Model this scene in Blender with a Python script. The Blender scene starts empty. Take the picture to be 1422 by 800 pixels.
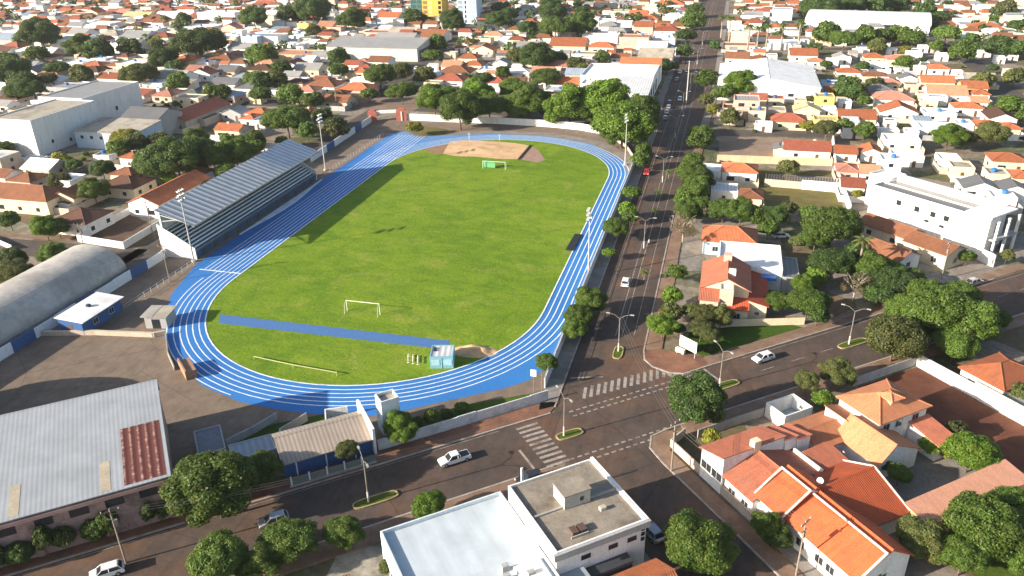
import bpy, math, random
import numpy as np
from mathutils import Vector, Matrix, noise as mnoise

# ------------------------------------------------------------------ camera, sky, sun, exposure
SC = bpy.context.scene
COL = SC.collection
rad = math.radians
# camera solved from the pitch: goals 7.32 m wide, parallel straights, upright masts
FPX, PITCH, ROLL, CAMH, YAW = 1094.7179, 0.45438267, -0.02085821, 75.513195, 0.26606373
_cp, _sp, _cr, _sr = math.cos(PITCH), math.sin(PITCH), math.cos(ROLL), math.sin(ROLL)
_F = Vector((0, _cp, -_sp)); _rt = Vector((1, 0, 0)); _up = Vector((0, _sp, _cp))
_R = _cr*_rt + _sr*_up; _U = -_sr*_rt + _cr*_up
_M = Matrix.Rotation(YAW, 3, 'Z')
FW, RT, UP = _M @ _F, _M @ _R, _M @ _U
cam_d = bpy.data.cameras.new('camera'); cam = bpy.data.objects.new('camera', cam_d); COL.objects.link(cam)
cam.matrix_world = Matrix(((RT.x, UP.x, -FW.x, 0), (RT.y, UP.y, -FW.y, 0), (RT.z, UP.z, -FW.z, CAMH), (0, 0, 0, 1)))
cam_d.sensor_width = 36; cam_d.lens = 36*FPX/1422; cam_d.clip_start = 1; cam_d.clip_end = 6000
SC.camera = cam
SUN_ELEV, SUN_AZ = 19.3, (0.797, 0.605)          # light travels along SUN_AZ
w = bpy.data.worlds.new('World'); SC.world = w; w.use_nodes = True
nt = w.node_tree; nt.nodes.clear()
sky = nt.nodes.new('ShaderNodeTexSky'); sky.sky_type = 'NISHITA'; sky.sun_disc = False
sky.sun_elevation = rad(SUN_ELEV); sky.sun_rotation = math.atan2(-SUN_AZ[0], -SUN_AZ[1])
sky.dust_density = 1.5
bg = nt.nodes.new('ShaderNodeBackground'); bg.inputs[1].default_value = 0.08
wo = nt.nodes.new('ShaderNodeOutputWorld'); nt.links.new(sky.outputs[0], bg.inputs[0]); nt.links.new(bg.outputs[0], wo.inputs[0])
sun_d = bpy.data.lights.new('sun', 'SUN'); sun_d.energy = 4.6; sun_d.angle = rad(0.55); sun_d.color = (1.0, 0.89, 0.74)
sun = bpy.data.objects.new('sun', sun_d); COL.objects.link(sun)
_c = math.cos(rad(SUN_ELEV))
sun.rotation_euler = Vector((SUN_AZ[0]*_c, SUN_AZ[1]*_c, -math.sin(rad(SUN_ELEV)))).to_track_quat('-Z', 'Y').to_euler()
sun.location = (-200, -100, 200)
SC.view_settings.view_transform = 'Standard'; SC.view_settings.look = 'None'
SC.view_settings.exposure = 1.42; SC.view_settings.gamma = 1; SC.view_settings.use_curve_mapping = False
SC.render.engine = 'CYCLES'
SC.cycles.max_bounces = 5; SC.cycles.diffuse_bounces = 3; SC.cycles.glossy_bounces = 2; SC.cycles.transmission_bounces = 2
SC.cycles.use_denoising = True

# ------------------------------------------------------------------ survey helpers
def G(x, y, z=0.0):
    d = FW + ((x-711)/FPX)*RT - ((y-400)/FPX)*UP
    t = (z-CAMH)/d.z
    return Vector((t*d.x, t*d.y, z))
def P(p):
    d = Vector((p[0], p[1], (p[2] if len(p) > 2 else 0)-CAMH)); k = d.dot(FW)
    if k <= 1: return (-9999, -9999)
    return (711+FPX*d.dot(RT)/k, 400-FPX*d.dot(UP)/k)
def mpp(x, y): return (G(x+1, y)-G(x, y)).length
REG = {'A': (0, 0, 3.95), 'B': (350, 0, 3.95), 'C': (700, 0, 3.95), 'D': (1062, 0, 3.95), 'E': (0, 190, 3.95), 'F': (350, 190, 3.95),
       'G': (700, 190, 3.95), 'H': (1062, 190, 3.95), 'I': (0, 380, 3.95), 'J': (350, 400, 3.95), 'K': (700, 380, 3.95),
       'L': (1062, 380, 3.95), 'M': (0, 600, 3.95), 'N': (350, 600, 3.95), 'O': (700, 560, 3.333), 'P': (1062, 570, 3.478)}
def px(reg, X, Y):
    o = REG[reg]; return o[0]+X/o[2], o[1]+Y/o[2]
CA = rad(40.2)                                     # the cross road's frame: s along it, t across it
def ST(s, t, z=0.0): return Vector((s*math.cos(CA)-t*math.sin(CA), s*math.sin(CA)+t*math.cos(CA), z))
def toST(p): return (p[0]*math.cos(CA)+p[1]*math.sin(CA), -p[0]*math.sin(CA)+p[1]*math.cos(CA))
rng = random.Random(7)

# ------------------------------------------------------------------ materials
def _mat(name):
    m = bpy.data.materials.new(name); m.use_nodes = True
    n = m.node_tree.nodes; l = m.node_tree.links
    return m, n, l, n['Principled BSDF']
def _noise(n, l, vec, scale, detail=4, rough=.6, dim=None):
    t = n.new('ShaderNodeTexNoise'); t.inputs['Scale'].default_value = scale; t.inputs['Detail'].default_value = detail
    t.inputs['Roughness'].default_value = rough; l.new(vec, t.inputs['Vector']); return t.outputs['Fac']
def _ramp(n, l, fac, stops):
    r = n.new('ShaderNodeValToRGB'); e = r.color_ramp.elements
    while len(e) < len(stops): e.new(.5)
    for el, (p, c) in zip(e, stops):
        el.position = p; el.color = (*c, 1) if len(c) == 3 else c
    l.new(fac, r.inputs[0]); return r.outputs[0]
def _mix(n, l, a, b, fac, mode='MIX'):
    m = n.new('ShaderNodeMix'); m.data_type = 'RGBA'; m.blend_type = mode
    if isinstance(fac, (int, float)): m.inputs[0].default_value = fac
    else: l.new(fac, m.inputs[0])
    for i, v in ((6, a), (7, b)):
        if isinstance(v, tuple): m.inputs[i].default_value = (*v, 1)
        else: l.new(v, m.inputs[i])
    return m.outputs[2]
def _math(n, l, op, a, b=None):
    m = n.new('ShaderNodeMath'); m.operation = op
    for i, v in ((0, a), (1, b)):
        if v is None: continue
        if isinstance(v, (int, float)): m.inputs[i].default_value = v
        else: l.new(v, m.inputs[i])
    return m.outputs[0]
def _bump(n, l, b, h, strength, dist):
    k = n.new('ShaderNodeBump'); k.inputs['Strength'].default_value = strength; k.inputs['Distance'].default_value = dist
    l.new(h, k.inputs['Height']); l.new(k.outputs[0], b.inputs['Normal'])
def _pos(n): return n.new('ShaderNodeNewGeometry').outputs['Position']
def _uv(n): return n.new('ShaderNodeTexCoord').outputs['UV']
def _sc(c, k): return tuple(min(1, max(0, v*k)) for v in c)

def surface(name, c, var=.18, scale=.6, rough=.85, fine=6.0, stain=None, stain_amt=.5, bump=0, spec=.3, fmix=.55, streak=0):
    """weathered matt surface: two scales of mottling, optional stains"""
    m, n, l, b = _mat(name); p = _pos(n)
    col = _ramp(n, l, _noise(n, l, p, scale, 5), [(.28, _sc(c, 1-var)), (.72, _sc(c, 1+var))])
    col = _mix(n, l, col, _ramp(n, l, _noise(n, l, p, fine, 3), [(.3, (.72,)*3), (.7, (1.22,)*3)]), fmix, 'MULTIPLY')
    if stain:
        q = p
        if streak:
            sv = n.new('ShaderNodeVectorMath'); sv.operation = 'MULTIPLY'; l.new(p, sv.inputs[0]); sv.inputs[1].default_value = (1, 1, streak); q = sv.outputs[0]
        f = _ramp(n, l, _noise(n, l, q, scale*.55 if not streak else 1.1, 6, .7), [(.5, (0, 0, 0)), (.66 if not streak else .74, (1, 1, 1))])
        col = _mix(n, l, col, stain, _math(n, l, 'MULTIPLY', f, stain_amt))
    l.new(col, b.inputs['Base Color']); b.inputs['Roughness'].default_value = rough; b.inputs['Specular IOR Level'].default_value = spec
    if bump: _bump(n, l, b, _noise(n, l, p, fine, 5), .6, bump)
    return m
def tiles(name, c, dirt=(.09, .05, .035), amt=.42, pitch=.32):
    """clay roof tiles: courses across, columns down the slope, weathering and lichen"""
    m, n, l, b = _mat(name); uv = _uv(n); p = _pos(n)
    sep = n.new('ShaderNodeSeparateXYZ'); l.new(uv, sep.inputs[0])
    colw = _math(n, l, 'SINE', _math(n, l, 'MULTIPLY', sep.outputs[0], 2*math.pi/pitch))
    row = _math(n, l, 'FRACT', _math(n, l, 'DIVIDE', sep.outputs[1], .42))
    oi = n.new('ShaderNodeObjectInfo').outputs['Random']
    col = _mix(n, l, _sc(c, .72), _sc(c, 1.22), oi)
    st = n.new('ShaderNodeVectorMath'); st.operation = 'MULTIPLY'; l.new(uv, st.inputs[0]); st.inputs[1].default_value = (1.6, .28, 1)
    col = _mix(n, l, col, _ramp(n, l, _noise(n, l, st.outputs[0], 1.2, 5), [(.25, (.7, .66, .64)), (.75, (1.2, 1.19, 1.16))]), .6, 'MULTIPLY')
    f = _ramp(n, l, _noise(n, l, p, .5, 7, .75), [(.44, (0, 0, 0)), (.7, (1, 1, 1))])
    col = _mix(n, l, col, dirt, _math(n, l, 'MULTIPLY', f, amt))
    col = _mix(n, l, col, _ramp(n, l, _noise(n, l, uv, 5.5, 2), [(.35, (.74,)*3), (.65, (1.2,)*3)]), .7, 'MULTIPLY')
    h = _math(n, l, 'ADD', colw, _math(n, l, 'MULTIPLY', row, -.8))
    l.new(col, b.inputs['Base Color']); b.inputs['Roughness'].default_value = .8; b.inputs['Specular IOR Level'].default_value = .25
    _bump(n, l, b, h, .45, .05)
    return m
def sheet(name, c, pitch=1.0, streak=(.25, .2, .16), amt=.3, rough=.45, contrast=.14, bmp=.35):
    """ribbed metal or fibre-cement roofing with streaks running down the slope"""
    m, n, l, b = _mat(name); uv = _uv(n); p = _pos(n)
    sep = n.new('ShaderNodeSeparateXYZ'); l.new(uv, sep.inputs[0])
    ribs = _math(n, l, 'SINE', _math(n, l, 'MULTIPLY', sep.outputs[0], 2*math.pi/pitch))
    oi = n.new('ShaderNodeObjectInfo').outputs['Random']
    col = _mix(n, l, _sc(c, .88), _sc(c, 1.1), oi)
    rb = _ramp(n, l, _math(n, l, 'ADD', _math(n, l, 'MULTIPLY', ribs, .5), .5), [(.25, (1-contrast,)*3), (.8, (1+contrast*.5,)*3)])
    col = _mix(n, l, col, rb, 1.0, 'MULTIPLY')
    st = n.new('ShaderNodeVectorMath'); st.operation = 'MULTIPLY'; l.new(uv, st.inputs[0]); st.inputs[1].default_value = (1.5, .12, 1)
    f = _ramp(n, l, _noise(n, l, st.outputs[0], 1.0, 5, .65), [(.48, (0, 0, 0)), (.75, (1, 1, 1))])
    col = _mix(n, l, col, streak, _math(n, l, 'MULTIPLY', f, amt))
    col = _mix(n, l, col, _ramp(n, l, _noise(n, l, p, .25, 4), [(.3, (.82,)*3), (.7, (1.1,)*3)]), .8, 'MULTIPLY')
    l.new(col, b.inputs['Base Color']); b.inputs['Roughness'].default_value = rough; b.inputs['Specular IOR Level'].default_value = .4
    _bump(n, l, b, ribs, bmp, .06)
    return m
def leafmat(name, c, warm=(.10, .10, .012)):
    m, n, l, b = _mat(name); p = _pos(n)
    oi = n.new('ShaderNodeObjectInfo').outputs['Random']
    col = _mix(n, l, _sc(c, .72), _sc(c, 1.3), oi)
    col = _mix(n, l, col, warm, _math(n, l, 'MULTIPLY', _ramp(n, l, _noise(n, l, p, .55, 3), [(.48, (0, 0, 0)), (.75, (1, 1, 1))]), .55))
    col = _mix(n, l, col, _ramp(n, l, _noise(n, l, p, 2.2, 3), [(.3, (.6,)*3), (.7, (1.4,)*3)]), .8, 'MULTIPLY')
    l.new(col, b.inputs['Base Color']); b.inputs['Roughness'].default_value = .55; b.inputs['Specular IOR Level'].default_value = .3
    t = n.new('ShaderNodeBsdfTranslucent'); l.new(_mix(n, l, col, (.9, 1.0, .25), .25), t.inputs['Color'])
    mx = n.new('ShaderNodeMixShader'); mx.inputs[0].default_value = .22
    l.new(b.outputs[0], mx.inputs[1]); l.new(t.outputs[0], mx.inputs[2]); l.new(mx.outputs[0], n['Material Output'].inputs[0])
    return m
def plain(name, c, rough=.6, metal=0, spec=.4, coat=0):
    m, n, l, b = _mat(name); p = _pos(n)
    col = _mix(n, l, c, _ramp(n, l, _noise(n, l, p, 1.7, 4), [(.3, (.86,)*3), (.7, (1.1,)*3)]), .8, 'MULTIPLY')
    l.new(col, b.inputs['Base Color']); b.inputs['Roughness'].default_value = rough; b.inputs['Metallic'].default_value = metal
    b.inputs['Specular IOR Level'].default_value = spec; b.inputs['Coat Weight'].default_value = coat
    return m

ROOF = {'o': tiles('clay_tile_orange', (.44, .145, .065), amt=.42), 'p': tiles('clay_tile_peach', (.50, .25, .15), amt=.35),
        'r': tiles('clay_tile_red', (.34, .10, .06)), 'b': tiles('clay_tile_brown', (.25, .105, .055), amt=.5),
        'k': tiles('clay_tile_dark_brown', (.11, .055, .038)), 'n': tiles('clay_tile_pink', (.46, .21, .15), amt=.3),
        'w': surface('white_roof_paint', (.74, .74, .73), .08, .3, .7, 3, (.4, .37, .33), .4),
        'g': sheet('grey_fibre_cement', (.30, .295, .285), 1.1, amt=.45), 'd': sheet('dark_fibre_cement', (.13, .13, .135), 1.1, amt=.3),
        'c': surface('concrete_roof', (.36, .32, .26), .2, .35, .9, 2.5, (.13, .115, .095), .7), 'u': sheet('blue_grey_sheet', (.25, .31, .38), 1.0),
        'y': sheet('yellowed_sheet', (.55, .42, .2), 1.2), 'm': sheet('pale_metal_sheet', (.55, .56, .57), 1.0, amt=.25), 'v': sheet('violet_grey_sheet', (.3, .25, .3), 1.0)}
WALL = {'w': surface('white_render', (.76, .75, .72), .06, .25, .85, 4, (.45, .39, .32), .5, streak=.16), 'c': surface('cream_render', (.66, .56, .39), .08, .3, .85, 4, (.4, .3, .2), .5, streak=.16),
        'y': surface('yellow_render', (.66, .47, .16), .08, .3, .85, 4, (.4, .27, .12), .5, streak=.16), 'p': surface('pink_render', (.62, .39, .32), .08, .3, .85, 4, (.35, .22, .18), .5, streak=.16),
        'b': surface('beige_render', (.5, .42, .33), .1, .3, .85, 4, (.28, .22, .17), .5, streak=.16), 'g': surface('grey_render', (.36, .36, .36), .1, .3, .85, 4, (.18, .17, .16), .5, streak=.16),
        'l': surface('pale_blue_render', (.48, .58, .68), .08, .3, .85, 4, (.3, .33, .36), .5, streak=.16), 'o': surface('peach_render', (.62, .43, .28), .08, .3, .85, 4, (.36, .24, .16), .5, streak=.16)}
RNAME = {'o': 'orange-tiled', 'p': 'peach-tiled', 'r': 'red-tiled', 'b': 'brown-tiled', 'k': 'dark brown', 'n': 'pinkish-tiled', 'w': 'white', 'g': 'grey', 'd': 'dark grey',
         'c': 'beige', 'u': 'bluish-grey', 'y': 'yellowish', 'm': 'pale metal', 'v': 'purplish-grey'}
WNAME = {'w': 'white', 'c': 'cream', 'y': 'yellow', 'p': 'pink', 'b': 'beige', 'g': 'grey', 'l': 'pale blue', 'o': 'peach'}
GLASS = plain('dark_window_glass', (.025, .03, .038), .12, spec=.6)
FRAME = plain('window_frame_paint', (.5, .48, .45), .5)
DOORM = plain('door_wood', (.12, .07, .045), .6)
LEAF = {'d': leafmat('leaf_dark', (.044, .086, .018), (.065, .08, .02)), 'm': leafmat('leaf_mid', (.070, .122, .018), (.09, .105, .014)),
        'b': leafmat('leaf_bright', (.092, .168, .016), (.14, .16, .016)), 'o': leafmat('leaf_olive', (.082, .098, .028), (.12, .095, .03)),
        'y': leafmat('leaf_yellowish', (.17, .17, .02), (.2, .15, .025)), 'r': leafmat('leaf_dry', (.125, .095, .05), (.16, .09, .045))}
BARK = surface('bark', (.13, .095, .07), .25, 2, .95, 9)
PALEBARK = surface('pale_bark', (.3, .26, .2), .2, 2, .95, 9)

# ------------------------------------------------------------------ meshes
class MB:
    def __init__(s): s.v = []; s.f = []
    def add(s, vs, fs):
        o = len(s.v); s.v += [tuple(v) for v in vs]; s.f += [tuple(i+o for i in f) for f in fs]; return s
    def quad(s, *p): return s.add(p, [tuple(range(len(p)))])
    def box(s, x0, x1, y0, y1, z0, z1):
        return s.add([(x0, y0, z0), (x1, y0, z0), (x1, y1, z0), (x0, y1, z0), (x0, y0, z1), (x1, y0, z1), (x1, y1, z1), (x0, y1, z1)],
                     [(3, 2, 1, 0), (4, 5, 6, 7), (0, 1, 5, 4), (1, 2, 6, 5), (2, 3, 7, 6), (3, 0, 4, 7)])
    def obox(s, c, ax, ay, hx, hy, z0, z1):
        c = Vector((c[0], c[1], 0)); ax = Vector((ax[0], ax[1], 0)).normalized(); ay = Vector((ay[0], ay[1], 0)).normalized()
        q = [c-ax*hx-ay*hy, c+ax*hx-ay*hy, c+ax*hx+ay*hy, c-ax*hx+ay*hy]
        return s.prism([(v.x, v.y) for v in q], z0, z1)
    def prism(s, poly, z0, z1):
        n = len(poly); a = sum(poly[i][0]*poly[(i+1) % n][1]-poly[(i+1) % n][0]*poly[i][1] for i in range(n))
        if a < 0: poly = poly[::-1]
        return s.add([(x, y, z0) for x, y in poly]+[(x, y, z1) for x, y in poly],
                     [tuple(range(n-1, -1, -1)), tuple(range(n, 2*n))]+[(i, (i+1) % n, n+(i+1) % n, n+i) for i in range(n)])
    def slab(s, top, th):
        """a plate under the polygon top (counter-clockwise seen from above)"""
        n = len(top); t = [Vector(p) for p in top]
        return s.add(t+[p-Vector((0, 0, th)) for p in t], [tuple(range(n)), tuple(range(2*n-1, n-1, -1))]+[(n+i, n+(i+1) % n, (i+1) % n, i) for i in range(n)])
    def tube(s, p0, p1, r0, r1=None, n=8, caps=True):
        r1 = r0 if r1 is None else r1; p0, p1 = Vector(p0), Vector(p1); d = (p1-p0).normalized()
        a = d.orthogonal().normalized(); b = d.cross(a); o = len(s.v)
        for p, r in ((p0, r0), (p1, r1)):
            for i in range(n):
                t = 2*math.pi*i/n; s.v.append(tuple(p+(a*math.cos(t)+b*math.sin(t))*r))
        s.f += [(o+i, o+(i+1) % n, o+n+(i+1) % n, o+n+i) for i in range(n)]
        if caps: s.f += [tuple(o+n-1-i for i in range(n)), tuple(o+n+i for i in range(n))]
        return s
    def strip(s, pts, wd, z, off=0.0, closed=False):
        """flat ribbon along a polyline"""
        n = len(pts); L = []; 
        for i in range(n):
            a = Vector(pts[(i-1) % n] if (closed or i > 0) else pts[i]); b = Vector(pts[(i+1) % n] if (closed or i < n-1) else pts[i])
            d = (b-a).to_2d() if len(a) > 2 else (b-a); d.normalize(); nn = Vector((-d.y, d.x)); c = Vector(pts[i][:2])
            L.append((c+nn*(off-wd/2), c+nn*(off+wd/2)))
        o = len(s.v)
        for a, b in L: s.v += [(a.x, a.y, z), (b.x, b.y, z)]
        for i in range(n if closed else n-1):
            j = (i+1) % n; s.f.append((o+2*i, o+2*j, o+2*j+1, o+2*i+1))
        return s
    def wallstrip(s, pts, th, z0, z1, closed=False):
        for i in range(len(pts) if closed else len(pts)-1):
            a = Vector(pts[i][:2]); b = Vector(pts[(i+1) % len(pts)][:2]); d = (b-a); ln = d.length
            if ln < .01: continue
            d.normalize(); c = (a+b)/2
            e = .003 if i % 2 else 0
            s.obox((c.x, c.y), (d.x, d.y), (-d.y, d.x), ln/2+th/2-.004, th/2-e, z0, z1-e)
        return s
    def mesh(s, name, smooth=False):
        me = bpy.data.meshes.new(name); me.from_pydata(s.v, [], s.f); me.update()
        uvl = me.uv_layers.new(name='UVMap'); V = me.vertices
        for pl in me.polygons:
            nrm = pl.normal
            if abs(nrm.z) > .9995: ex, ey = Vector((1, 0, 0)), Vector((0, 1, 0))
            else:
                ex = Vector((0, 0, 1)).cross(nrm); ex.normalize(); ey = nrm.cross(ex)
            for li in pl.loop_indices:
                c = V[me.loops[li].vertex_index].co; uvl.data[li].uv = (c.dot(ex), c.dot(ey))
        if smooth: me.polygons.foreach_set('use_smooth', [True]*len(me.polygons))
        return me
    def build(s, name, mat, parent=None, loc=(0, 0, 0), rz=0, smooth=False):
        me = s.mesh(name, smooth); me.materials.append(mat)
        o = bpy.data.objects.new(name, me); COL.objects.link(o); o.location = loc; o.rotation_euler = (0, 0, rz); o.parent = parent
        return o
def tag(o, label, cat, group=None):
    o['label'] = label; o['category'] = cat
    if group: o['group'] = group
    return o
def thing(name, label, cat, loc=(0, 0, 0), rz=0, group=None):
    o = bpy.data.objects.new(name, None); COL.objects.link(o); o.location = loc; o.rotation_euler = (0, 0, rz); o.empty_display_size = .5
    return tag(o, label, cat, group)
def link(name, me, parent, loc=(0, 0, 0), rz=0, scale=None, mat=None):
    o = bpy.data.objects.new(name, me); COL.objects.link(o); o.parent = parent; o.location = loc; o.rotation_euler = (0, 0, rz)
    if scale: o.scale = scale
    if mat: o.material_slots[0].link = 'OBJECT'; o.material_slots[0].material = mat
    return o
def struct(name, mb, mat, kind='structure'):
    o = mb.build(name, mat); o['kind'] = kind; return o
def dup(root, loc, rz, label, group=None):
    r = root.copy(); COL.objects.link(r); r.location = loc; r.rotation_euler = (0, 0, rz); r['label'] = label
    if group: r['group'] = group
    for ch in list(root.children):
        c = ch.copy(); COL.objects.link(c); c.parent = r
        for g in list(ch.children):
            k = g.copy(); COL.objects.link(k); k.parent = c
    return r
# ------------------------------------------------------------------ ground, roads, pavements
def ground_mat():
    m, n, l, b = _mat('lots'); p = _pos(n)
    rot = n.new('ShaderNodeMapping'); l.new(p, rot.inputs[0]); rot.inputs['Location'].default_value = (3, 5, 0)
    br = n.new('ShaderNodeTexBrick'); l.new(rot.outputs[0], br.inputs['Vector']); br.inputs['Scale'].default_value = 1
    br.inputs['Brick Width'].default_value = 13; br.inputs['Row Height'].default_value = 27; br.inputs['Mortar Size'].default_value = .12
    br.inputs['Color1'].default_value = (0, 0, 0, 1); br.inputs['Color2'].default_value = (1, 1, 1, 1); br.inputs['Mortar'].default_value = (.35, .35, .35, 1)
    v = n.new('ShaderNodeTexVoronoi'); l.new(p, v.inputs['Vector']); v.inputs['Scale'].default_value = .085
    lot = n.new('ShaderNodeSeparateColor'); l.new(v.outputs['Color'], lot.inputs[0])
    f = _math(n, l, 'ADD', _math(n, l, 'MULTIPLY', lot.outputs[0], .62), _math(n, l, 'MULTIPLY', _noise(n, l, p, .16, 6, .7), .45))
    col = _ramp(n, l, f, [(.18, (.17, .115, .075)), (.32, (.12, .105, .055)), (.44, (.26, .21, .165)), (.6, (.21, .185, .165)), (.72, (.085, .095, .035)), (.86, (.31, .28, .235))])
    col = _mix(n, l, col, _ramp(n, l, _noise(n, l, p, .9, 5, .7), [(.3, (.6,)*3), (.7, (1.35,)*3)]), .8, 'MULTIPLY')
    l.new(col, b.inputs['Base Color']); b.inputs['Roughness'].default_value = .95; b.inputs['Specular IOR Level'].default_value = .15
    return m
def asphalt_mat(name, c, dust, amt=.5):
    m, n, l, b = _mat(name); p = _pos(n)
    col = _ramp(n, l, _noise(n, l, p, .09, 5, .6), [(.3, _sc(c, .85)), (.7, _sc(c, 1.15))])
    st = n.new('ShaderNodeMapping'); l.new(p, st.inputs[0]); st.inputs['Rotation'].default_value = (0, 0, 0); st.inputs['Scale'].default_value = (1, .16, 1)
    f = _ramp(n, l, _noise(n, l, p, .055, 6, .72), [(.45, (0, 0, 0)), (.72, (1, 1, 1))])
    col = _mix(n, l, col, dust, _math(n, l, 'MULTIPLY', f, amt))
    col = _mix(n, l, col, _ramp(n, l, _noise(n, l, st.outputs[0], .9, 4, .6), [(.3, (.82,)*3), (.7, (1.16,)*3)]), .7, 'MULTIPLY')
    v = n.new('ShaderNodeTexVoronoi'); v.feature = 'DISTANCE_TO_EDGE'; l.new(p, v.inputs['Vector']); v.inputs['Scale'].default_value = .05
    col = _mix(n, l, _sc(c, .55), col, _ramp(n, l, v.outputs['Distance'], [(0, (.35,)*3), (.006, (1, 1, 1))]))
    col = _mix(n, l, col, _ramp(n, l, _noise(n, l, p, .42, 7, .72), [(.32, (.74,)*3), (.5, (1, 1, 1)), (.7, (1.2, 1.18, 1.15))]), .85, 'MULTIPLY')
    col = _mix(n, l, col, _ramp(n, l, _noise(n, l, p, 3.5, 3), [(.3, (.85,)*3), (.7, (1.14,)*3)]), .8, 'MULTIPLY')
    l.new(col, b.inputs['Base Color']); b.inputs['Roughness'].default_value = .85; b.inputs['Specular IOR Level'].default_value = .25
    return m
def grass_mat(name, a, c, d, bump=.12, worn=None):
    m, n, l, b = _mat(name); p = _pos(n)
    wv = n.new('ShaderNodeMapping'); l.new(p, wv.inputs[0]); wv.inputs['Rotation'].default_value = (0, 0, .5); wv.inputs['Scale'].default_value = (.6, 1.3, 1)
    col = _ramp(n, l, _noise(n, l, p, .03, 7, .66), [(.3, a), (.52, c), (.74, d)])
    col = _mix(n, l, col, _ramp(n, l, _noise(n, l, wv.outputs[0], .22, 7, .74), [(.3, (.6, .74, .8)), (.5, (.98, 1, 1)), (.72, (1.3, 1.18, 1.1))]), .9, 'MULTIPLY')
    rg = n.new('ShaderNodeTexNoise'); rg.inputs['Scale'].default_value = .06; rg.inputs['Detail'].default_value = 5; rg.inputs['Distortion'].default_value = .6; l.new(p, rg.inputs['Vector'])
    rd = _math(n, l, 'ABSOLUTE', _math(n, l, 'SUBTRACT', rg.outputs['Fac'], .5))
    col = _mix(n, l, _mix(n, l, col, (.72, .82, .8), 1.0, 'MULTIPLY'), col, _ramp(n, l, rd, [(.0, (.3,)*3), (.05, (1, 1, 1))]))
    if worn:
        f = _ramp(n, l, _noise(n, l, p, .11, 6, .72), [(.54, (0, 0, 0)), (.74, (1, 1, 1))]); col = _mix(n, l, col, worn, _math(n, l, 'MULTIPLY', f, .8))
    col = _mix(n, l, col, _ramp(n, l, _noise(n, l, p, 1.5, 5, .75), [(.25, (.66, .74, .66)), (.75, (1.3, 1.24, 1.24))]), .95, 'MULTIPLY')
    l.new(col, b.inputs['Base Color']); b.inputs['Roughness'].default_value = .9; b.inputs['Specular IOR Level'].default_value = .1
    _bump(n, l, b, _noise(n, l, p, 1.1, 7, .8), .9, bump)
    return m
def track_mat():
    m, n, l, b = _mat('track_surface'); p = _pos(n)
    c = (.034, .168, .45)
    col = _ramp(n, l, _noise(n, l, p, .05, 5, .6), [(.3, _sc(c, .88)), (.7, _sc(c, 1.12))])
    sx = n.new('ShaderNodeSeparateXYZ'); l.new(p, sx.inputs[0])
    # the far bend is bleached and worn
    far = _ramp(n, l, _math(n, l, 'ADD', _math(n, l, 'DIVIDE', _math(n, l, 'SUBTRACT', sx.outputs[1], 236), 40), _math(n, l, 'MULTIPLY', _math(n, l, 'SUBTRACT', _noise(n, l, p, .14, 5), .5), .9)), [(.1, (0, 0, 0)), (.75, (1, 1, 1))])
    col = _mix(n, l, col, (.17, .29, .47), _math(n, l, 'MULTIPLY', far, .62))
    f = _ramp(n, l, _noise(n, l, p, .35, 6, .75), [(.55, (0, 0, 0)), (.8, (1, 1, 1))])
    col = _mix(n, l, col, (.12, .2, .36), _math(n, l, 'MULTIPLY', f, .3))
    col = _mix(n, l, col, _ramp(n, l, _noise(n, l, p, 2.5, 3), [(.3, (.88,)*3), (.7, (1.1,)*3)]), .8, 'MULTIPLY')
    l.new(col, b.inputs['Base Color']); b.inputs['Roughness'].default_value = .75; b.inputs['Specular IOR Level'].default_value = .25
    return m
ASPH = asphalt_mat('asphalt', (.076, .058, .049), (.175, .086, .046), .75)
ASPH2 = asphalt_mat('street_asphalt', (.085, .072, .064), (.13, .09, .065), .5)
YARD = asphalt_mat('yard_paving', (.17, .13, .098), (.23, .17, .125), .7)
PAVE = surface('pavement', (.2, .125, .085), .3, .3, .95, 3, (.26, .2, .15), .6)
PAVE_RED = surface('red_pavement', (.21, .10, .062), .3, .35, .95, 3, (.085, .055, .04), .6)
PAVE_GREY = surface('grey_pavement', (.22, .20, .18), .25, .3, .95, 3, (.15, .11, .08), .5)
KERB = surface('kerb_paint', (.34, .30, .26), .2, .6, .9, 3, (.14, .1, .08), .6)
YKERB = surface('yellow_kerb', (.34, .27, .13), .25, .8, .9, 3, (.2, .16, .1), .6)
CONC = surface('concrete', (.34, .32, .29), .15, .4, .9, 3, (.16, .14, .12), .5)
SOIL = surface('red_soil', (.115, .042, .024), .3, .25, .98, 2.2, (.18, .07, .035), .6, .08)
SAND = surface('sand', (.55, .36, .2), .16, .3, .95, 2.5, (.4, .25, .13), .5, .06)
PAINT = surface('road_paint', (.31, .275, .24), .3, 1.0, .8, 5, (.11, .085, .07), .9)
LINE = surface('lane_paint', (.70, .75, .80), .12, .6, .7, 4, (.25, .36, .52), .5)
GRASS = grass_mat('field_grass', (.115, .192, .015), (.152, .232, .018), (.212, .262, .030), .2, (.27, .275, .06))
LAWN = grass_mat('lawn_grass', (.055, .085, .014), (.075, .11, .016), (.12, .12, .03))
WEED = grass_mat('dry_grass', (.11, .10, .035), (.16, .13, .05), (.2, .14, .075))

S = Vector
def stp(*pts): return [tuple(ST(s, t)[:2]) for s, t in pts]
def flat(name, poly, mat, z):
    n = len(poly); a = sum(poly[i][0]*poly[(i+1) % n][1]-poly[(i+1) % n][0]*poly[i][1] for i in range(n))
    if a < 0: poly = poly[::-1]
    return struct(name, MB().quad(*[(x, y, z) for x, y in poly]), mat)
def slabst(name, poly, mat, z1, z0=0.0): return struct(name, MB().prism(poly, z0, z1), mat)
flat('ground', [(-1500, -250), (1300, -250), (1300, 1500), (-1500, 1500)], ground_mat(), 0)
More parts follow.
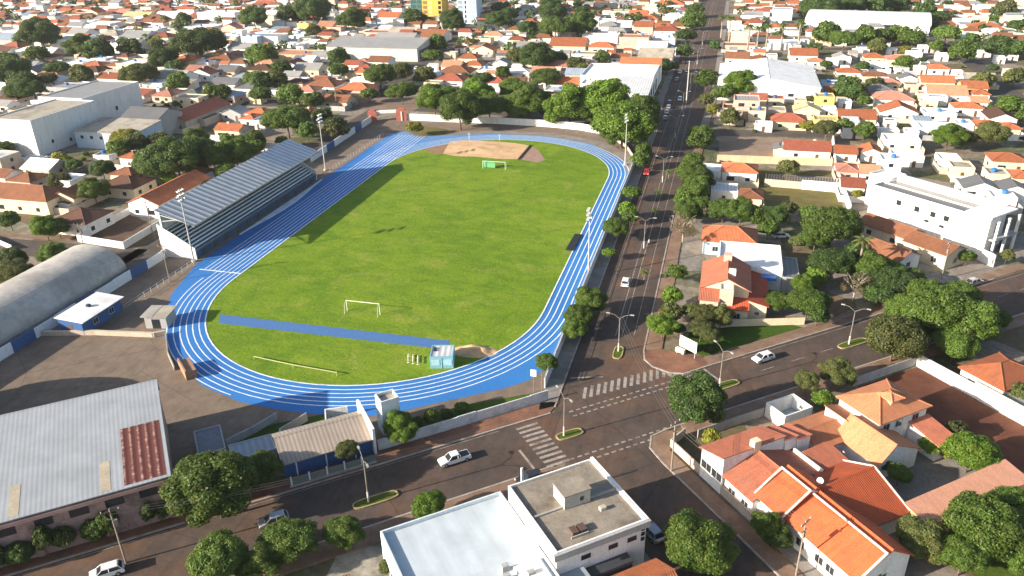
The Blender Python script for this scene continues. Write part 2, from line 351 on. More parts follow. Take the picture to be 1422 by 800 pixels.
# roads
flat('cross_road', stp((-110, 82.7), (47, 82.7), (330, 82.2), (330, 96.2), (160, 95.2), (79, 94.7), (-110, 94.7)), ASPH, .040)
flat('avenue', [(-22.1, 102), (-16, 107), (-9.9, 112), (-3.2, 119.5), (-5.6, 121.6), (-8.6, 124.4), (-9.9, 128), (-9.8, 215), (-7.5, 290), (-5.5, 360), (-5.5, 800), (-25, 800), (-24, 350), (-22.3, 270), (-22.1, 112)], ASPH, .048)
flat('side_street', stp((47, 84), (59.5, 84), (59.5, 12), (47, 12)), ASPH, .056)
for nm, c, wd in (('back_street', [(-420, 291), (-230, 300), (-132, 305), (-24, 305)], 12), ('back_street', [(-6.5, 287), (30, 292), (100, 303), (330, 340)], 8.5),
                  ('left_street', [(-420, 143), (-180, 144.5), (-134, 146)], 9), ('stadium_lane', [(-133, 138), (-134, 200), (-136, 250), (-137, 300)], 8),
                  ('uphill_street', [(-136, 308), (-150, 350), (-158, 420), (-167, 495), (-186, 622), (-205, 760)], 10),
                  ('far_street', [(112, 300), (116, 380), (118, 452), (112, 540), (100, 700)], 9), ('far_street', [(-420, 500), (-230, 510), (-24, 520)], 9),
                  ('far_street', [(-420, 398), (-290, 392), (-158, 397)], 8), ('far_street', [(-5, 470), (118, 484), (300, 505)], 9)):
    struct(nm, MB().strip(c, wd, .034 if nm != 'far_street' else .027), ASPH2)
flat('corner_asphalt', stp((58.9, 78), (60.2, 79), (62, 81.4), (64.5, 82.2), (69, 82.2), (69, 83.6), (58.9, 83.6)), ASPH, .051)
# pavements, raised a kerb's height
slabst('pavement', stp((-110, 94.9), (50.5, 94.9), (53.5, 97.0), (51, 98), (-110, 97.4)), PAVE_RED, .15)
slabst('pavement', stp((-110, 79.2), (44.5, 79.2), (46.8, 81), (44.5, 82.5), (-110, 82.5)), PAVE, .15)
slabst('pavement', stp((59.7, 40), (62.2, 40), (62.2, 78), (66.8, 80.2), (66.4, 81.2), (64.5, 82.3), (61.8, 81.9), (60, 79.6), (59.7, 76)), PAVE, .15)
slabst('pavement', stp((66.8, 79), (240, 79), (240, 82), (67.5, 82.4)), PAVE, .15)
slabst('pavement', stp((45.6, 20), (46.8, 20), (46.8, 78.6), (45.6, 78.6)), PAVE_GREY, .15)
slabst('pavement', [(-22.3, 107), (-24.6, 105.5), (-25.2, 112), (-25.4, 290), (-22.5, 290)], PAVE_GREY, .15)
slabst('pavement', [(-9.6, 129), (-9.4, 215), (-7.1, 284), (-4.2, 284), (-6.6, 215), (-6.6, 130)], PAVE, .15)
slabst('pavement', [(-7.3, 290), (-5.2, 360), (-5.2, 700), (-2.2, 700), (-2.2, 360), (-4.4, 290)], PAVE_GREY, .15)
slabst('pavement', [(-24.3, 311), (-24.3, 350), (-25.3, 700), (-28, 700), (-27, 350), (-27, 311)], PAVE_GREY, .15)
slabst('pavement', [(-9.6, 128.6), (-9.2, 125.6), (-7.6, 123.6), (-4.6, 122.2), (-2.3, 122.3), (2, 126.2), (0.8, 129), (-6.4, 129.5)], PAVE_RED, .152)
slabst('pavement', stp((80.5, 94.95), (160, 95.45), (240, 96), (240, 98.6), (160, 98.1), (79.5, 97.6)), PAVE, .15)
def kerb(name, pts, mat=KERB, wd=.28, z=.185):
    struct(name, MB().wallstrip(pts, wd, .0, z), mat)
kerb('kerb', stp((-110, 94.76), (50.5, 94.76)))
kerb('kerb', stp((-110, 82.64), (44.5, 82.64)))
kerb('kerb', [(-9.8, 212), (-9.85, 128.6), (-9.35, 125.4), (-7.7, 123.3), (-4.6, 121.95), (-2.2, 122.1), (2.2, 126.0)])
kerb('kerb', stp((82, 94.82), (160, 95.32)))
kerb('kerb', stp((59.55, 40), (59.55, 76), (59.9, 79.8), (61.7, 82.1), (64.5, 82.5), (67, 82.56), (160, 82.1)))
kerb('kerb', [(-22.2, 107), (-22.2, 290)])
# paint on the roads
mk = MB()
def dashst(s0, s1, t, ln, gap, wd, z=.066):
    s = s0
    while s < s1:
        mk.prism(stp((s, t-wd/2), (min(s+ln, s1), t-wd/2), (min(s+ln, s1), t+wd/2), (s, t+wd/2)), z-.004, z); s += ln+gap
def linev(u, v0, v1, wd, ln=None, gap=0, z=.066):
    v = v0
    while v < v1:
        e = v1 if ln is None else min(v1, v+ln); mk.box(u-wd/2, u+wd/2, v, e, z-.004, z); v = e+gap
for t in (93.7, 92.4): dashst(53.5, 75.5, t, .75, .55, .32)
for t in (82.9, 81.5): dashst(47.6, 65.5, t, .75, .55, .32)
struct('give_way_dashes', mk, PAINT); mk = MB()
for i in range(14):
    c = ST(58.2+i*1.32, 97.5-i*.05); mk.obox((c.x+.4, c.y+.2), (1, .08), (-.08, 1), .28, 1.75, .062, .068)
struct('crosswalk', mk, PAINT); mk = MB()
for i in range(10):
    c = ST(45.6, 82.9+i*1.16); mk.obox(c, (math.cos(CA), math.sin(CA)), (-math.sin(CA), math.cos(CA)), 1.9, .27, .058, .064)
struct('crosswalk', mk, PAINT); mk = MB()
for i in range(8):
    c = ST(77.4, 87.9+i*.95); mk.obox(c, (math.cos(CA+.12), math.sin(CA+.12)), (-math.sin(CA), math.cos(CA)), 1.55, .22, .058, .064)
struct('crosswalk', mk, PAINT); mk = MB()
mk.prism(stp((81.2, 89.5), (81.6, 89.5), (81.6, 94.4), (81.2, 94.4)), .058, .064)
mk.prism(stp((41.6, 83.0), (42.0, 83.0), (42.0, 88.4), (41.6, 88.4)), .058, .064)
mk.obox((-18.6, 117.2), (1, .32), (-.32, 1), 2.9, .16, .062, .068)
struct('stop_lines', mk, PAINT); mk = MB()
linev(-15.75, 133, 700, .16); linev(-14.55, 133, 700, .16)
linev(-19.6, 124, 700, .13); linev(-12.3, 134, 700, .13)
struct('lane_lines', mk, PAINT); mk = MB()
dashst(-70, 41, 94.2, 400, 1, .1); dashst(90, 240, 89.3, 3, 4, .13); dashst(90, 240, 94.2, 400, 1, .1); None
struct('lane_lines', mk, PAINT)

# ------------------------------------------------------------------ stadium ground
C0, C1, UC, R0, LW = 140.0, 229.0, -67.5, 36.0, 1.22
def loop(R, n=40):
    p = [(UC+R*math.cos(a), C1+R*math.sin(a)) for a in [math.pi*i/n for i in range(n+1)]]
    return p+[(UC+R*math.cos(a), C0+R*math.sin(a)) for a in [math.pi+math.pi*i/n for i in range(n+1)]]
flat('stadium_yard', [(-128, 60), (-66, 60), (-60, 92), (-46, 90), (-24.4, 108.5), (-25, 200), (-25.2, 256), (-34, 275), (-44, 284.6), (-131.5, 284.6), (-131, 240), (-127.5, 150)], YARD, .020)
flat('track', [(-117, 145), (-112.5, 129.6), (-106.5, 119), (-102.6, 113.6), (-93.6, 105.2), (-83.8, 99.2), (-74.6, 96.3), (-67, 95.7), (-56, 96.2), (-49, 98.2), (-42.7, 103.0), (-37.7, 106.4), (-32, 110.5), (-28.3, 114), (-25.5, 120), (-25.2, 128), (-25.3, 183), (-25.6, 213), (-25.9, 232), (-29.7, 248), (-42.5, 264.9), (-60, 271.5), (-81, 271.5), (-98, 265.8), (-104.5, 262.2), (-113, 268.5), (-118, 264), (-117, 240)], track_mat(), .030)
flat('concrete_apron', [(-26.2, 234), (-29.9, 248.2), (-42.7, 265.1), (-60.2, 271.8), (-81, 271.8), (-96, 267), (-97, 271), (-80, 276.5), (-58, 276.5), (-38.5, 268.5), (-25.6, 250)], PAVE_GREY, .026)
fp = loop(R0-.12)
flat('field', fp, GRASS, .042)
ln = MB()
for k in range(1, 6): ln.strip(loop(R0+LW*k)[::-1], .22, .040, 0, True)
ln.strip([(UC+(R0+LW*6)*math.cos(a), C0+(R0+LW*6)*math.sin(a)) for a in [math.pi+.02+math.pi*.42*i/24 for i in range(25)]], .22, .040)
struct('lane_markings', ln, LINE)
ln = MB()
for k in range(0, 9): ln.box(UC-R0-LW*k-.1, UC-R0-LW*k+.1, 143.2, 264, .044, .048)
ln.box(UC-R0-LW*9, UC-R0, 142.7, 143.1, .046, .050)
for k in range(1, 6): ln.box(UC+R0+LW*k-.5-.25*k, UC+R0+LW*k-.4-.25*k, 150+k, 158+k, .044, .048) if k < 0 else None
struct('straight_markings', ln, LINE)
kb = MB().strip(loop(R0)[::-1], .3, .10, 0, True)
struct('track_kerb', kb, LINE)
flat('jump_runway', [(-96.6, 123.9), (-94.6, 120.4), (-45.4, 120.8), (-46.4, 124.1)], plain('runway_surface', (.06, .15, .34), .8), .052)
def ragged(c, rx, ry, n=26, amp=.18, seed=1):
    r = random.Random(seed); ph = [r.uniform(0, 6.28) for _ in range(4)]
    return [(c[0]+rx*(1+amp*math.sin(3*a+ph[0])*.5+amp*math.sin(5*a+ph[1])*.5+amp*r.uniform(-.4, .4))*math.cos(a),
             c[1]+ry*(1+amp*math.sin(2*a+ph[2])*.5+amp*math.sin(7*a+ph[3])*.3)*math.sin(a)) for a in [2*math.pi*i/n for i in range(n)]]
flat('sand_pit', [(-89.5, 243.6), (-90.5, 249), (-92, 258.5), (-88, 261.2), (-76, 261.6), (-69, 261.0), (-63.5, 259.0), (-63.2, 250), (-63.4, 242.6), (-70, 241.6), (-78, 242.6), (-84, 241.8)], SAND, .048)
flat('worn_soil', [(-97.5, 247), (-95, 244), (-89.7, 243.8), (-90.4, 249.4), (-91.5, 256.5), (-95, 252)], surface('worn_soil', (.26, .15, .09), .2, .4, .95, 3), .047)
flat('throwing_circle', [(-62.6, 242.3), (-62.3, 258.5), (-58.5, 253), (-54.3, 243.5), (-55.5, 240.2)], surface('pinkish_ground', (.3, .19, .15), .15, .5, .95, 3), .047)
flat('grass_patch', [(-112, 270), (-104, 263.5), (-97, 267.5), (-98, 274), (-110, 278)], WEED, .024)
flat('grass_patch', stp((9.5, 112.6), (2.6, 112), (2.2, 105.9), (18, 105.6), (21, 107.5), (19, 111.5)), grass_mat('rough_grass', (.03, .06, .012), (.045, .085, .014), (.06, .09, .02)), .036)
flat('grass_patch', stp((27, 98.6), (52.6, 98.4), (54, 100.8), (40, 103.4), (27, 103.6)), grass_mat('wall_grass', (.05, .08, .014), (.075, .11, .016), (.11, .11, .03)), .036)
flat('stadium_path', [(-119, 146), (-117.2, 146), (-117.2, 262), (-119.3, 266)], surface('track_edge_path', (.22, .17, .14), .25, .5, .95, 3), .033)
# other open ground
flat('dirt_lot', stp((101, 46), (115.2, 46), (115.2, 77.8), (101, 77.8)), SOIL, .022)
flat('courtyard', stp((84, 50.5), (98.8, 50.5), (98.8, 62.3), (84, 62.3)), surface('courtyard_paving', (.21, .19, .17), .25, .3, .95, 2, (.1, .085, .07), .6), .022)
flat('lawn', stp((81, 36), (104, 36), (104, 46.8), (81, 46.8)), LAWN, .022)
flat('lawn', stp((84.5, 97.8), (108, 98), (104, 104.5), (88, 107), (82, 101.5)), grass_mat('corner_lawn', (.03, .06, .01), (.05, .095, .012), (.075, .11, .016)), .022)
flat('earth_patch', stp((62.6, 40), (64.6, 40), (64.6, 74), (62.6, 74)), PAVE_GREY, .022)
flat('vacant_lot', [(0.5, 208), (34, 211), (35, 249), (0, 246)], WEED, .022)
flat('vacant_lot', [(0.5, 252), (34.5, 255), (36, 286), (0, 283)], surface('bare_ground', (.24, .17, .12), .25, .2, .95, 2), .022)
flat('walled_lot_soil', [(-155.6, 152), (-141, 150.4), (-141.5, 164), (-156, 171.5)], surface('brown_lot', (.1, .06, .04), .3, .25, .98, 2), .022)
flat('verge', [(-200, 149.4), (-157, 150.6), (-157, 152.6), (-200, 152)], PAVE, .045)
flat('street_plaza', [(-160, 298), (-122, 299), (-120, 318), (-150, 322)], surface('plaza_dust', (.2, .14, .105), .2, .2, .95, 2), .038)
# ------------------------------------------------------------------ building kit
def _tf(ax):
    return (lambda a, b, z: (a, b, z)) if ax == 'x' else (lambda a, b, z: (-b, a, z))
def block(root, x0, x1, y0, y1, kind, h, rise, rm, wm, ax='x', rp=.5, ov=.45, base=-.2, names=('wall', 'roof'), dz=0.0):
    """one wing: walls and roof as two parts. kind: gable, hip, flat, shed (high side at larger b), vault. rp = ridge position across"""
    T = _tf(ax)
    a0, a1, b0, b1 = (x0, x1, y0, y1) if ax == 'x' else (y0, y1, -x1, -x0)
    W, Rf = MB(), MB()
    def ex(m, prof, A0, A1):           # extrude a profile (b,z), counter-clockwise seen from +a
        n = len(prof)
        m.add([T(A0, b, z) for b, z in prof]+[T(A1, b, z) for b, z in prof],
              [tuple(range(n-1, -1, -1)), tuple(range(n, 2*n))]+[(i, (i+1) % n, n+(i+1) % n, n+i) for i in range(n)])
    if kind == 'gable':
        bm = b0+(b1-b0)*rp; k0 = rise/(bm-b0); k1 = rise/(b1-bm)
        ex(W, [(b0, base), (b1, base), (b1, h), (bm, h+rise), (b0, h)], a0, a1)
        g = .03; t = .16
        ex(Rf, [(b0-ov, h-k0*ov+g), (bm, h+rise+g), (bm, h+rise+g+t), (b0-ov, h-k0*ov+g+t)], a0-ov*.7, a1+ov*.7)
        ex(Rf, [(bm, h+rise+g), (b1+ov, h-k1*ov+g), (b1+ov, h-k1*ov+g+t), (bm, h+rise+g+t)], a0-ov*.7, a1+ov*.7)
        ex(Rf, [(bm-.22, h+rise+g+t-.03), (bm+.22, h+rise+g+t-.03), (bm, h+rise+g+t+.12)], a0-ov*.7-.02, a1+ov*.7+.02)
    elif kind == 'hip':
        W.box(*( (x0, x1, y0, y1)), base, h)
        A0, A1, B0, B1 = a0-ov, a1+ov, b0-ov, b1+ov
        hw = (B1-B0)/2; bm = (B0+B1)/2; run = min(hw, (A1-A0)/2-.05)
        R = [(A0, B0), (A1, B0), (A1, B1), (A0, B1)]
        v = [T(a, b, h+.01) for a, b in R]+[T(a, b, h+.16) for a, b in R]+[T(A0+run, bm, h+.16+rise), T(A1-run, bm, h+.16+rise)]
        Rf.add(v, [(3, 2, 1, 0), (0, 1, 5, 4), (1, 2, 6, 5), (2, 3, 7, 6), (3, 0, 4, 7), (4, 5, 9, 8), (5, 6, 9), (6, 7, 8, 9), (7, 4, 8)])
        for p, q in ((4, 8), (5, 9), (6, 9), (7, 8), (8, 9)):
            if (Vector(v[p])-Vector(v[q])).length > .3: Rf.tube(v[p], v[q], .13, .13, 5)
    elif kind == 'flat':
        e = rise; th = .22
        O = [(x0, y0), (x1, y0), (x1, y1), (x0, y1)]; I = [(x0+th, y0+th), (x1-th, y0+th), (x1-th, y1-th), (x0+th, y1-th)]
        W.add([(x, y, base) for x, y in O]+[(x, y, h+e) for x, y in O]+[(x, y, h+e) for x, y in I]+[(x, y, h-.1) for x, y in I],
              [(i, (i+1) % 4, 4+(i+1) % 4, 4+i) for i in range(4)]+[(4+i, 4+(i+1) % 4, 8+(i+1) % 4, 8+i) for i in range(4)]+[(8+i, 8+(i+1) % 4, 12+(i+1) % 4, 12+i) for i in range(4)])
        Rf.box(x0+th-.02, x1-th+.02, y0+th-.02, y1-th+.02, h-.1, h+.02)
    elif kind == 'shed':
        k = rise/(b1-b0)
        ex(W, [(b0, base), (b1, base), (b1, h+rise), (b0, h)], a0, a1)
        ex(Rf, [(b0-ov, h-k*ov+.03), (b1+ov*.3, h+rise+k*ov*.3+.03), (b1+ov*.3, h+rise+k*ov*.3+.17), (b0-ov, h-k*ov+.17)], a0-ov*.6, a1+ov*.6)
    elif kind == 'shedr':
        k = rise/(b1-b0)
        ex(W, [(b0, base), (b1, base), (b1, h), (b0, h+rise)], a0, a1)
        ex(Rf, [(b0-ov*.3, h+rise+k*ov*.3+.03), (b1+ov, h-k*ov+.03), (b1+ov, h-k*ov+.17), (b0-ov*.3, h+rise+k*ov*.3+.17)], a0-ov*.6, a1+ov*.6)
    elif kind == 'vault':
        n = 28; bm = (b0+b1)/2; hw = (b1-b0)/2
        arc = [(bm+hw*math.cos(math.pi*i/n), h+rise*math.sin(math.pi*i/n)) for i in range(n+1)]
        ex(W, [(b0, base), (b1, base)]+[(bm+(b-bm)*.985, z-.05) for b, z in arc], a0, a1)
        o = [(bm+(b-bm)*1.03, z+.1 if 0 < i < n else z-.3) for i, (b, z) in enumerate(arc)]
        ex(Rf, arc[::-1][0:0]+o+arc[::-1], a0-.35, a1+.35)
    for m in (W, Rf):
        if dz: m.v = [(x, y, z+dz) for x, y, z in m.v]
    wl = W.build(names[0], wm, root); rf = Rf.build(names[1], rm, root, smooth=False)
    return wl, rf
def _winmesh(wd, ht):
    return MB().box(-wd/2, wd/2, -.035, .05, -ht/2, ht/2).mesh('window')
def _frmesh(wd, ht):
    m = MB(); t = .09
    m.box(-wd/2-t, wd/2+t, -.06, .05, ht/2, ht/2+t); m.box(-wd/2-t, wd/2+t, -.10, .05, -ht/2-t, -ht/2)
    m.box(-wd/2-t, -wd/2, -.058, .05, -ht/2, ht/2); m.box(wd/2, wd/2+t, -.058, .05, -ht/2, ht/2); m.box(-.03, .03, -.055, .05, -ht/2, ht/2)
    return m.mesh('frame')
WIN = {}
for k, (wd, ht) in {'n': (1.25, 1.1), 's': (.7, .6), 'l': (2.2, 1.3), 't': (1.1, 2.0)}.items():
    a = _winmesh(wd, ht); a.materials.append(GLASS); f = _frmesh(wd, ht); f.materials.append(FRAME); WIN[k] = (a, f)
DOORME = MB().box(-.5, .5, -.04, .05, -1.05, 1.05).mesh('door'); DOORME.materials.append(DOORM)
GATEME = MB().box(-1.4, 1.4, -.05, .05, -1.15, 1.15).mesh('garage_door'); GATEME.materials.append(plain('garage_door_paint', (.3, .28, .26), .5))
def window(root, x, y, z, rz=0, k='n', frame=True):
    a, f = WIN[k]; o = link('window', a, root, (x, y, z), rz)
    if frame: link('frame', f, o)
    return o
TANKME = MB().tube((0, 0, 0), (0, 0, .95), .62, .78, 12).tube((0, 0, .95), (0, 0, 1.15), .8, .3, 12).mesh('water_tank', False)
TANKME.materials.append(plain('blue_tank_plastic', (.04, .16, .42), .4))
CHIM = MB().box(-.35, .35, -.35, .35, -.8, .9).box(-.45, .45, -.45, .45, .9, 1.05).mesh('chimney'); CHIM.materials.append(WALL['c'])

LABELS = []       # (object, attribute text, category) whose labels get a place, and an ordinal if they need one, at the end
HOUSES = []       # footprints (u, v, half sizes) for keeping things apart
def house(p, w_, d_, kind, rc, wc, h=3.2, ax='x', rz=0.0, rise=None, near=False, label=None, rp=.5, extra=True):
    storey = 'two-storey ' if h >= 5 else ''
    kn = {'gable': 'gable-roofed', 'hip': 'hip-roofed', 'flat': 'flat-roofed', 'shed': 'lean-to-roofed', 'vault': 'vault-roofed'}[kind]
    size = 'long ' if max(w_, d_)/min(w_, d_) > 1.9 else ('large ' if w_*d_ > 260 else ('small ' if w_*d_ < 75 else ''))
    big = w_*d_ > 420 or h > 6.5
    root = thing('commercial_building' if big else 'house', label or '', 'building' if big else 'house', (p[0], p[1], 0), rz, None)
    if not label:
        LABELS.append((root, f"{size}{storey}{kn} {'building' if big else 'house'}, {RNAME[rc]} roof, {WNAME[wc]} walls,", 'houses'))
    span = (d_ if ax == 'x' else w_)
    if rise is None: rise = {'gable': span*.2, 'hip': span*.2, 'flat': .4, 'shed': span*.1, 'vault': span*.18}[kind]
    block(root, -w_/2, w_/2, -d_/2, d_/2, kind, h, rise, ROOF[rc], WALL[wc], ax, rp)
    dist = math.hypot(p[0], p[1])
    r = random.Random(int(p[0]*31+p[1]*17)); fr = dist < 200
    zs = [1.55] if h < 5 else [1.55, h-1.3]
    if dist < 460:
        for z in zs:
            n = max(1, int(w_/4.2)); n = min(n, 4 if dist < 260 else 2)
            for i in range(n):
                x = -w_/2+w_*(i+.5)/n+r.uniform(-.4, .4)
                if z < 2 and i == n//2 and r.random() < .5: link('door', DOORME, root, (x, -d_/2, 1.05))
                else: window(root, x, -d_/2, z, 0, 'l' if r.random() < .25 else 'n', fr)
            sx = 1 if p[0] < -40 else -1
            n = min(max(1, int(d_/5)), 3 if dist < 260 else 1)
            for i in range(n): window(root, sx*w_/2, -d_/2+d_*(i+.5)/n+r.uniform(-.4, .4), z, sx*math.pi/2, 'n', fr)
    if extra and dist < 420 and r.random() < .55 and w_ > 7:          # lean-to, back wing or carport
        e = r.uniform(2.6, 4.0); sg = r.choice((-1, 1)); q = r.random(); rk = ROOF[r.choice('gdmbkcg'+rc)]; wk = WALL[r.choice('wwcbg'+wc)]
        if q < .5: block(root, -w_/2+.2 if sg < 0 else w_*.02, -w_*.02 if sg < 0 else w_/2-.2, d_/2+.02, d_/2+e, 'shedr', 2.3, .6, rk, wk, 'x', names=('rear_wall', 'rear_roof'))
        else: block(root, -w_/2-e if sg < 0 else w_/2+.02, -w_/2-.02 if sg < 0 else w_/2+e, -d_*r.uniform(.1, .4), d_*r.uniform(.1, .45), r.choice(('flat', 'gable', 'flat')), 2.5, .35 if q < .75 else .5, rk, wk, 'y', names=('side_wall', 'side_roof'))
    if extra:
        if kind == 'flat' and r.random() < .5: link('water_tank', TANKME, root, (r.uniform(-.25, .25)*w_, r.uniform(-.1, .3)*d_, h+.02))
        if kind in ('gable', 'hip') and r.random() < .22: link('chimney', CHIM, root, (r.uniform(-.2, .2)*w_, r.uniform(-.12, .12)*d_, h+rise*.75))
        if dist < 480 and r.random() < .75:                       # walls round the lot, part of the house
            m = MB(); g = 2.2; q = [(-w_/2-.6, d_/2), (-w_/2-.6, -d_/2-g-1), (w_/2+.6, -d_/2-g-1), (w_/2+.6, d_/2)]
            m.wallstrip(q[r.randint(0, 1):], .16, -.1, r.uniform(1.6, 2.2)); m.build('garden_wall', WALL[r.choice('wwbbcg')], root)
    HOUSES.append((p[0], p[1], w_/2, d_/2, rz))
    return root

# ------------------------------------------------------------------ grandstand
gs = thing('grandstand', 'covered grandstand with striped metal roof and white-edged terrace rows beside the running track', 'grandstand', (-122.5, 178.5, 0))
GL = 30.5
sr = MB(); prof = []
stripe_w, stripe_g = MB(), MB()
zf, zb, uf, ub = 9.0, 12.25, 5.6, -4.45            # roof: front eave, back edge
m = MB(); T_ = .14
m.add([(uf, -GL-1, zf), (uf, GL+1, zf), (ub, GL+1, zb), (ub, -GL-1, zb)]+[(uf, -GL-1, zf-T_), (uf, GL+1, zf-T_), (ub, GL+1, zb-T_), (ub, -GL-1, zb-T_)],
      [(0, 1, 2, 3), (7, 6, 5, 4), (0, 4, 5, 1), (1, 5, 6, 2), (2, 6, 7, 3), (3, 7, 4, 0)])
def stand_roof():
    m_, n, l, b = _mat('stand_roof_sheet'); p = _pos(n); s = n.new('ShaderNodeSeparateXYZ'); l.new(p, s.inputs[0])
    st = _math(n, l, 'FRACT', _math(n, l, 'DIVIDE', s.outputs[1], 2.05))
    col = _ramp(n, l, st, [(0, (.56, .58, .60)), (.44, (.62, .63, .64)), (.5, (.22, .25, .28)), (.92, (.27, .29, .32))])
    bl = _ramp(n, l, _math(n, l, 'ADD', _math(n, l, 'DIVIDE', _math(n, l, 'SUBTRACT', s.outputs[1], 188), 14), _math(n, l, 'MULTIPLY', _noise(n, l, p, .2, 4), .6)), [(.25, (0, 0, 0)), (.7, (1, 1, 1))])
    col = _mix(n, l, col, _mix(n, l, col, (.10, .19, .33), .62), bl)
    col = _mix(n, l, col, _ramp(n, l, _noise(n, l, p, .5, 5, .7), [(.3, (.8,)*3), (.7, (1.12,)*3)]), .8, 'MULTIPLY')
    l.new(col, b.inputs['Base Color']); b.inputs['Roughness'].default_value = .5; b.inputs['Specular IOR Level'].default_value = .35
    _bump(n, l, b, _math(n, l, 'SINE', _math(n, l, 'MULTIPLY', s.outputs[1], 6.1)), .4, .05); return m_
m.build('roof', stand_roof(), gs)
MB().add([(uf+.02, -GL-1.02, zf-.3), (uf+.14, -GL-1.02, zf-.3), (uf+.14, GL+1.02, zf-.3), (uf+.02, GL+1.02, zf-.3), (uf+.02, -GL-1.02, zf+.12), (uf+.14, -GL-1.02, zf+.12), (uf+.14, GL+1.02, zf+.12), (uf+.02, GL+1.02, zf+.12)],
         [(3, 2, 1, 0), (4, 5, 6, 7), (0, 1, 5, 4), (1, 2, 6, 5), (2, 3, 7, 6), (3, 0, 4, 7)]).build('fascia', CONC, gs)
STEEL = plain('stand_steel', (.42, .45, .47), .5)
BLUEC = plain('blue_wall_paint', (.035, .10, .26), .6)
WHITEC = plain('white_wall_paint', (.72, .74, .76), .7)
for i in range(9):
    y = -GL+GL*2*i/8
    k = MB().tube((ub+.6, y, 0), (ub+.6, y, zb-.3), .22, .2, 8); k.tube((ub+.6, y, zb-1.6), (uf-.3, y, zf-.28), .13, .09, 6); k.tube((ub+.6, y, zb-3.2), (1.4, y, zf+.9), .09, .09, 6)
    k.build('truss', STEEL, gs)
ter = MB(); rows = 11; tread, ris = .82, .52; u0, z0 = 3.9, 2.0
prof = [(u0, -.1), (u0, z0)]
for i in range(rows): prof += [(u0-tread*i-(0 if i == 0 else 0), z0+ris*i), (u0-tread*(i+1), z0+ris*i)]
prof = [(u0, -.1)]
for i in range(rows): prof += [(u0-tread*i, z0+ris*i), (u0-tread*(i+1), z0+ris*i)]
prof += [(u0-tread*rows, -.1)]
n = len(prof)
ter.add([(b, -GL, z) for b, z in prof]+[(b, GL, z) for b, z in prof], [tuple(range(n))[::1], tuple(range(2*n-1, n-1, -1))]+[(i, n+i, n+(i+1) % n, (i+1) % n) for i in range(n)])
ter.build('terrace', surface('terrace_concrete', (.05, .085, .135), .2, .4, .9, 3, (.05, .06, .08), .5), gs)
for i in range(rows):
    MB().box(u0-tread*i-.36, u0-tread*i+.05, -GL+.02, GL-.02, z0+ris*i-.1, z0+ris*i+.12).build('seat_row', plain('row_edge_paint', (.86, .88, .9), .6) if i == 0 else bpy.data.materials['row_edge_paint'], gs)
for sy in (-1, 1):     # stepped end walls
    e = MB(); pr = [(u0+.15, -.1), (u0+.15, z0+.9), (u0-tread*rows*.55, z0+ris*rows*.55+.9), (u0-tread*rows-.1, z0+ris*rows+.6), (u0-tread*rows-.1, -.1)]
    y0, y1 = (sy*(GL+.02), sy*(GL+.30)) if sy > 0 else (-(GL+.30), -(GL+.02)); k = len(pr)
    e.add([(b, y0, z) for b, z in pr]+[(b, y1, z) for b, z in pr], [tuple(range(k)), tuple(range(2*k-1, k-1, -1))]+[(i, k+i, k+(i+1) % k, (i+1) % k) for i in range(k)])
    e.build('end_wall', WALL['w'], gs)
MB().box(u0+.02, u0+.2, -GL, GL, 1.9, 2.25).build('front_parapet', surface('blue_grey_parapet', (.10, .16, .22), .2, .5, .9, 3), gs)
for i in range(12):
    MB().box(u0+.02, u0+.10, -GL+3+5*i-.6, -GL+3+5*i+.6, .0, 1.95).build('door', plain('stand_door', (.05, .055, .06), .6) if i == 0 else bpy.data.materials['stand_door'], gs)
MB().box(ub+.05, ub+.3, -GL, GL, -.1, 12.0).build('back_wall', WALL['w'], gs)
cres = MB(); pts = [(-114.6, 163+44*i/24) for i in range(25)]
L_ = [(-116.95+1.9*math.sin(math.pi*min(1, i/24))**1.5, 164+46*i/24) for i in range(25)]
cres.prism([(-117.2, 164)]+L_+[(-117.2, 210)], .035, .22)  # thin white crescent slab, widest at mid-length
tag(cres.build('track_crescent', LINE), 'long white crescent strip curving along the track edge in front of the grandstand', 'edge board')
# ------------------------------------------------------------------ floodlight masts
def mast(loc, h, label, rz):
    t = thing('floodlight_mast', label, 'floodlight', (*loc, 0), rz, 'floodlight masts round the running track')
    MB().tube((0, 0, 0), (0, 0, h), .21, .11, 10).tube((0, 0, 0), (0, 0, .5), .6, .6, 10).build('pole', plain('mast_concrete', (.40, .39, .37), .8) if 'mast_concrete' not in bpy.data.materials else bpy.data.materials['mast_concrete'], t)
    f = MB()
    for z in (h-1.8, h-.7, h+.3): f.box(-1.15, 1.15, -.06, .06, z-.06, z+.06)
    f.tube((0, 0, h-.2), (0, 0, h+.6), .1, .08, 6); f.build('lamp_frame', STEEL, t)
    lm = bpy.data.meshes.get('floodlight')
    if not lm:
        lm = MB().tube((0, -.1, 0), (0, .45, -.18), .12, .30, 10).mesh('floodlight'); lm.materials.append(plain('floodlight_casing', (.42, .44, .42), .45, .2))
    for z in (h-1.8, h-.7, h+.3):
        for x in (-.95, -.32, .32, .95): link('floodlight', lm, t, (x, .1, z), 0)
    for x in (-.6, .6): link('floodlight', lm, t, (x, -.1, h-1.2), math.pi)
    return t
mast((-118.4, 146.5), 17.6, 'tall white floodlight mast at the near end of the grandstand', -math.pi/2)
mast((-120.4, 218.8), 17.6, 'tall floodlight mast at the far end of the grandstand', -math.pi/2)
mast((-25.4, 158.2), 15.8, 'tall slim floodlight mast between track and avenue, nearer one of two', math.pi/2)
mast((-28.2, 243.0), 15.8, 'tall slim floodlight mast at the far bend beside the avenue', math.pi/2)
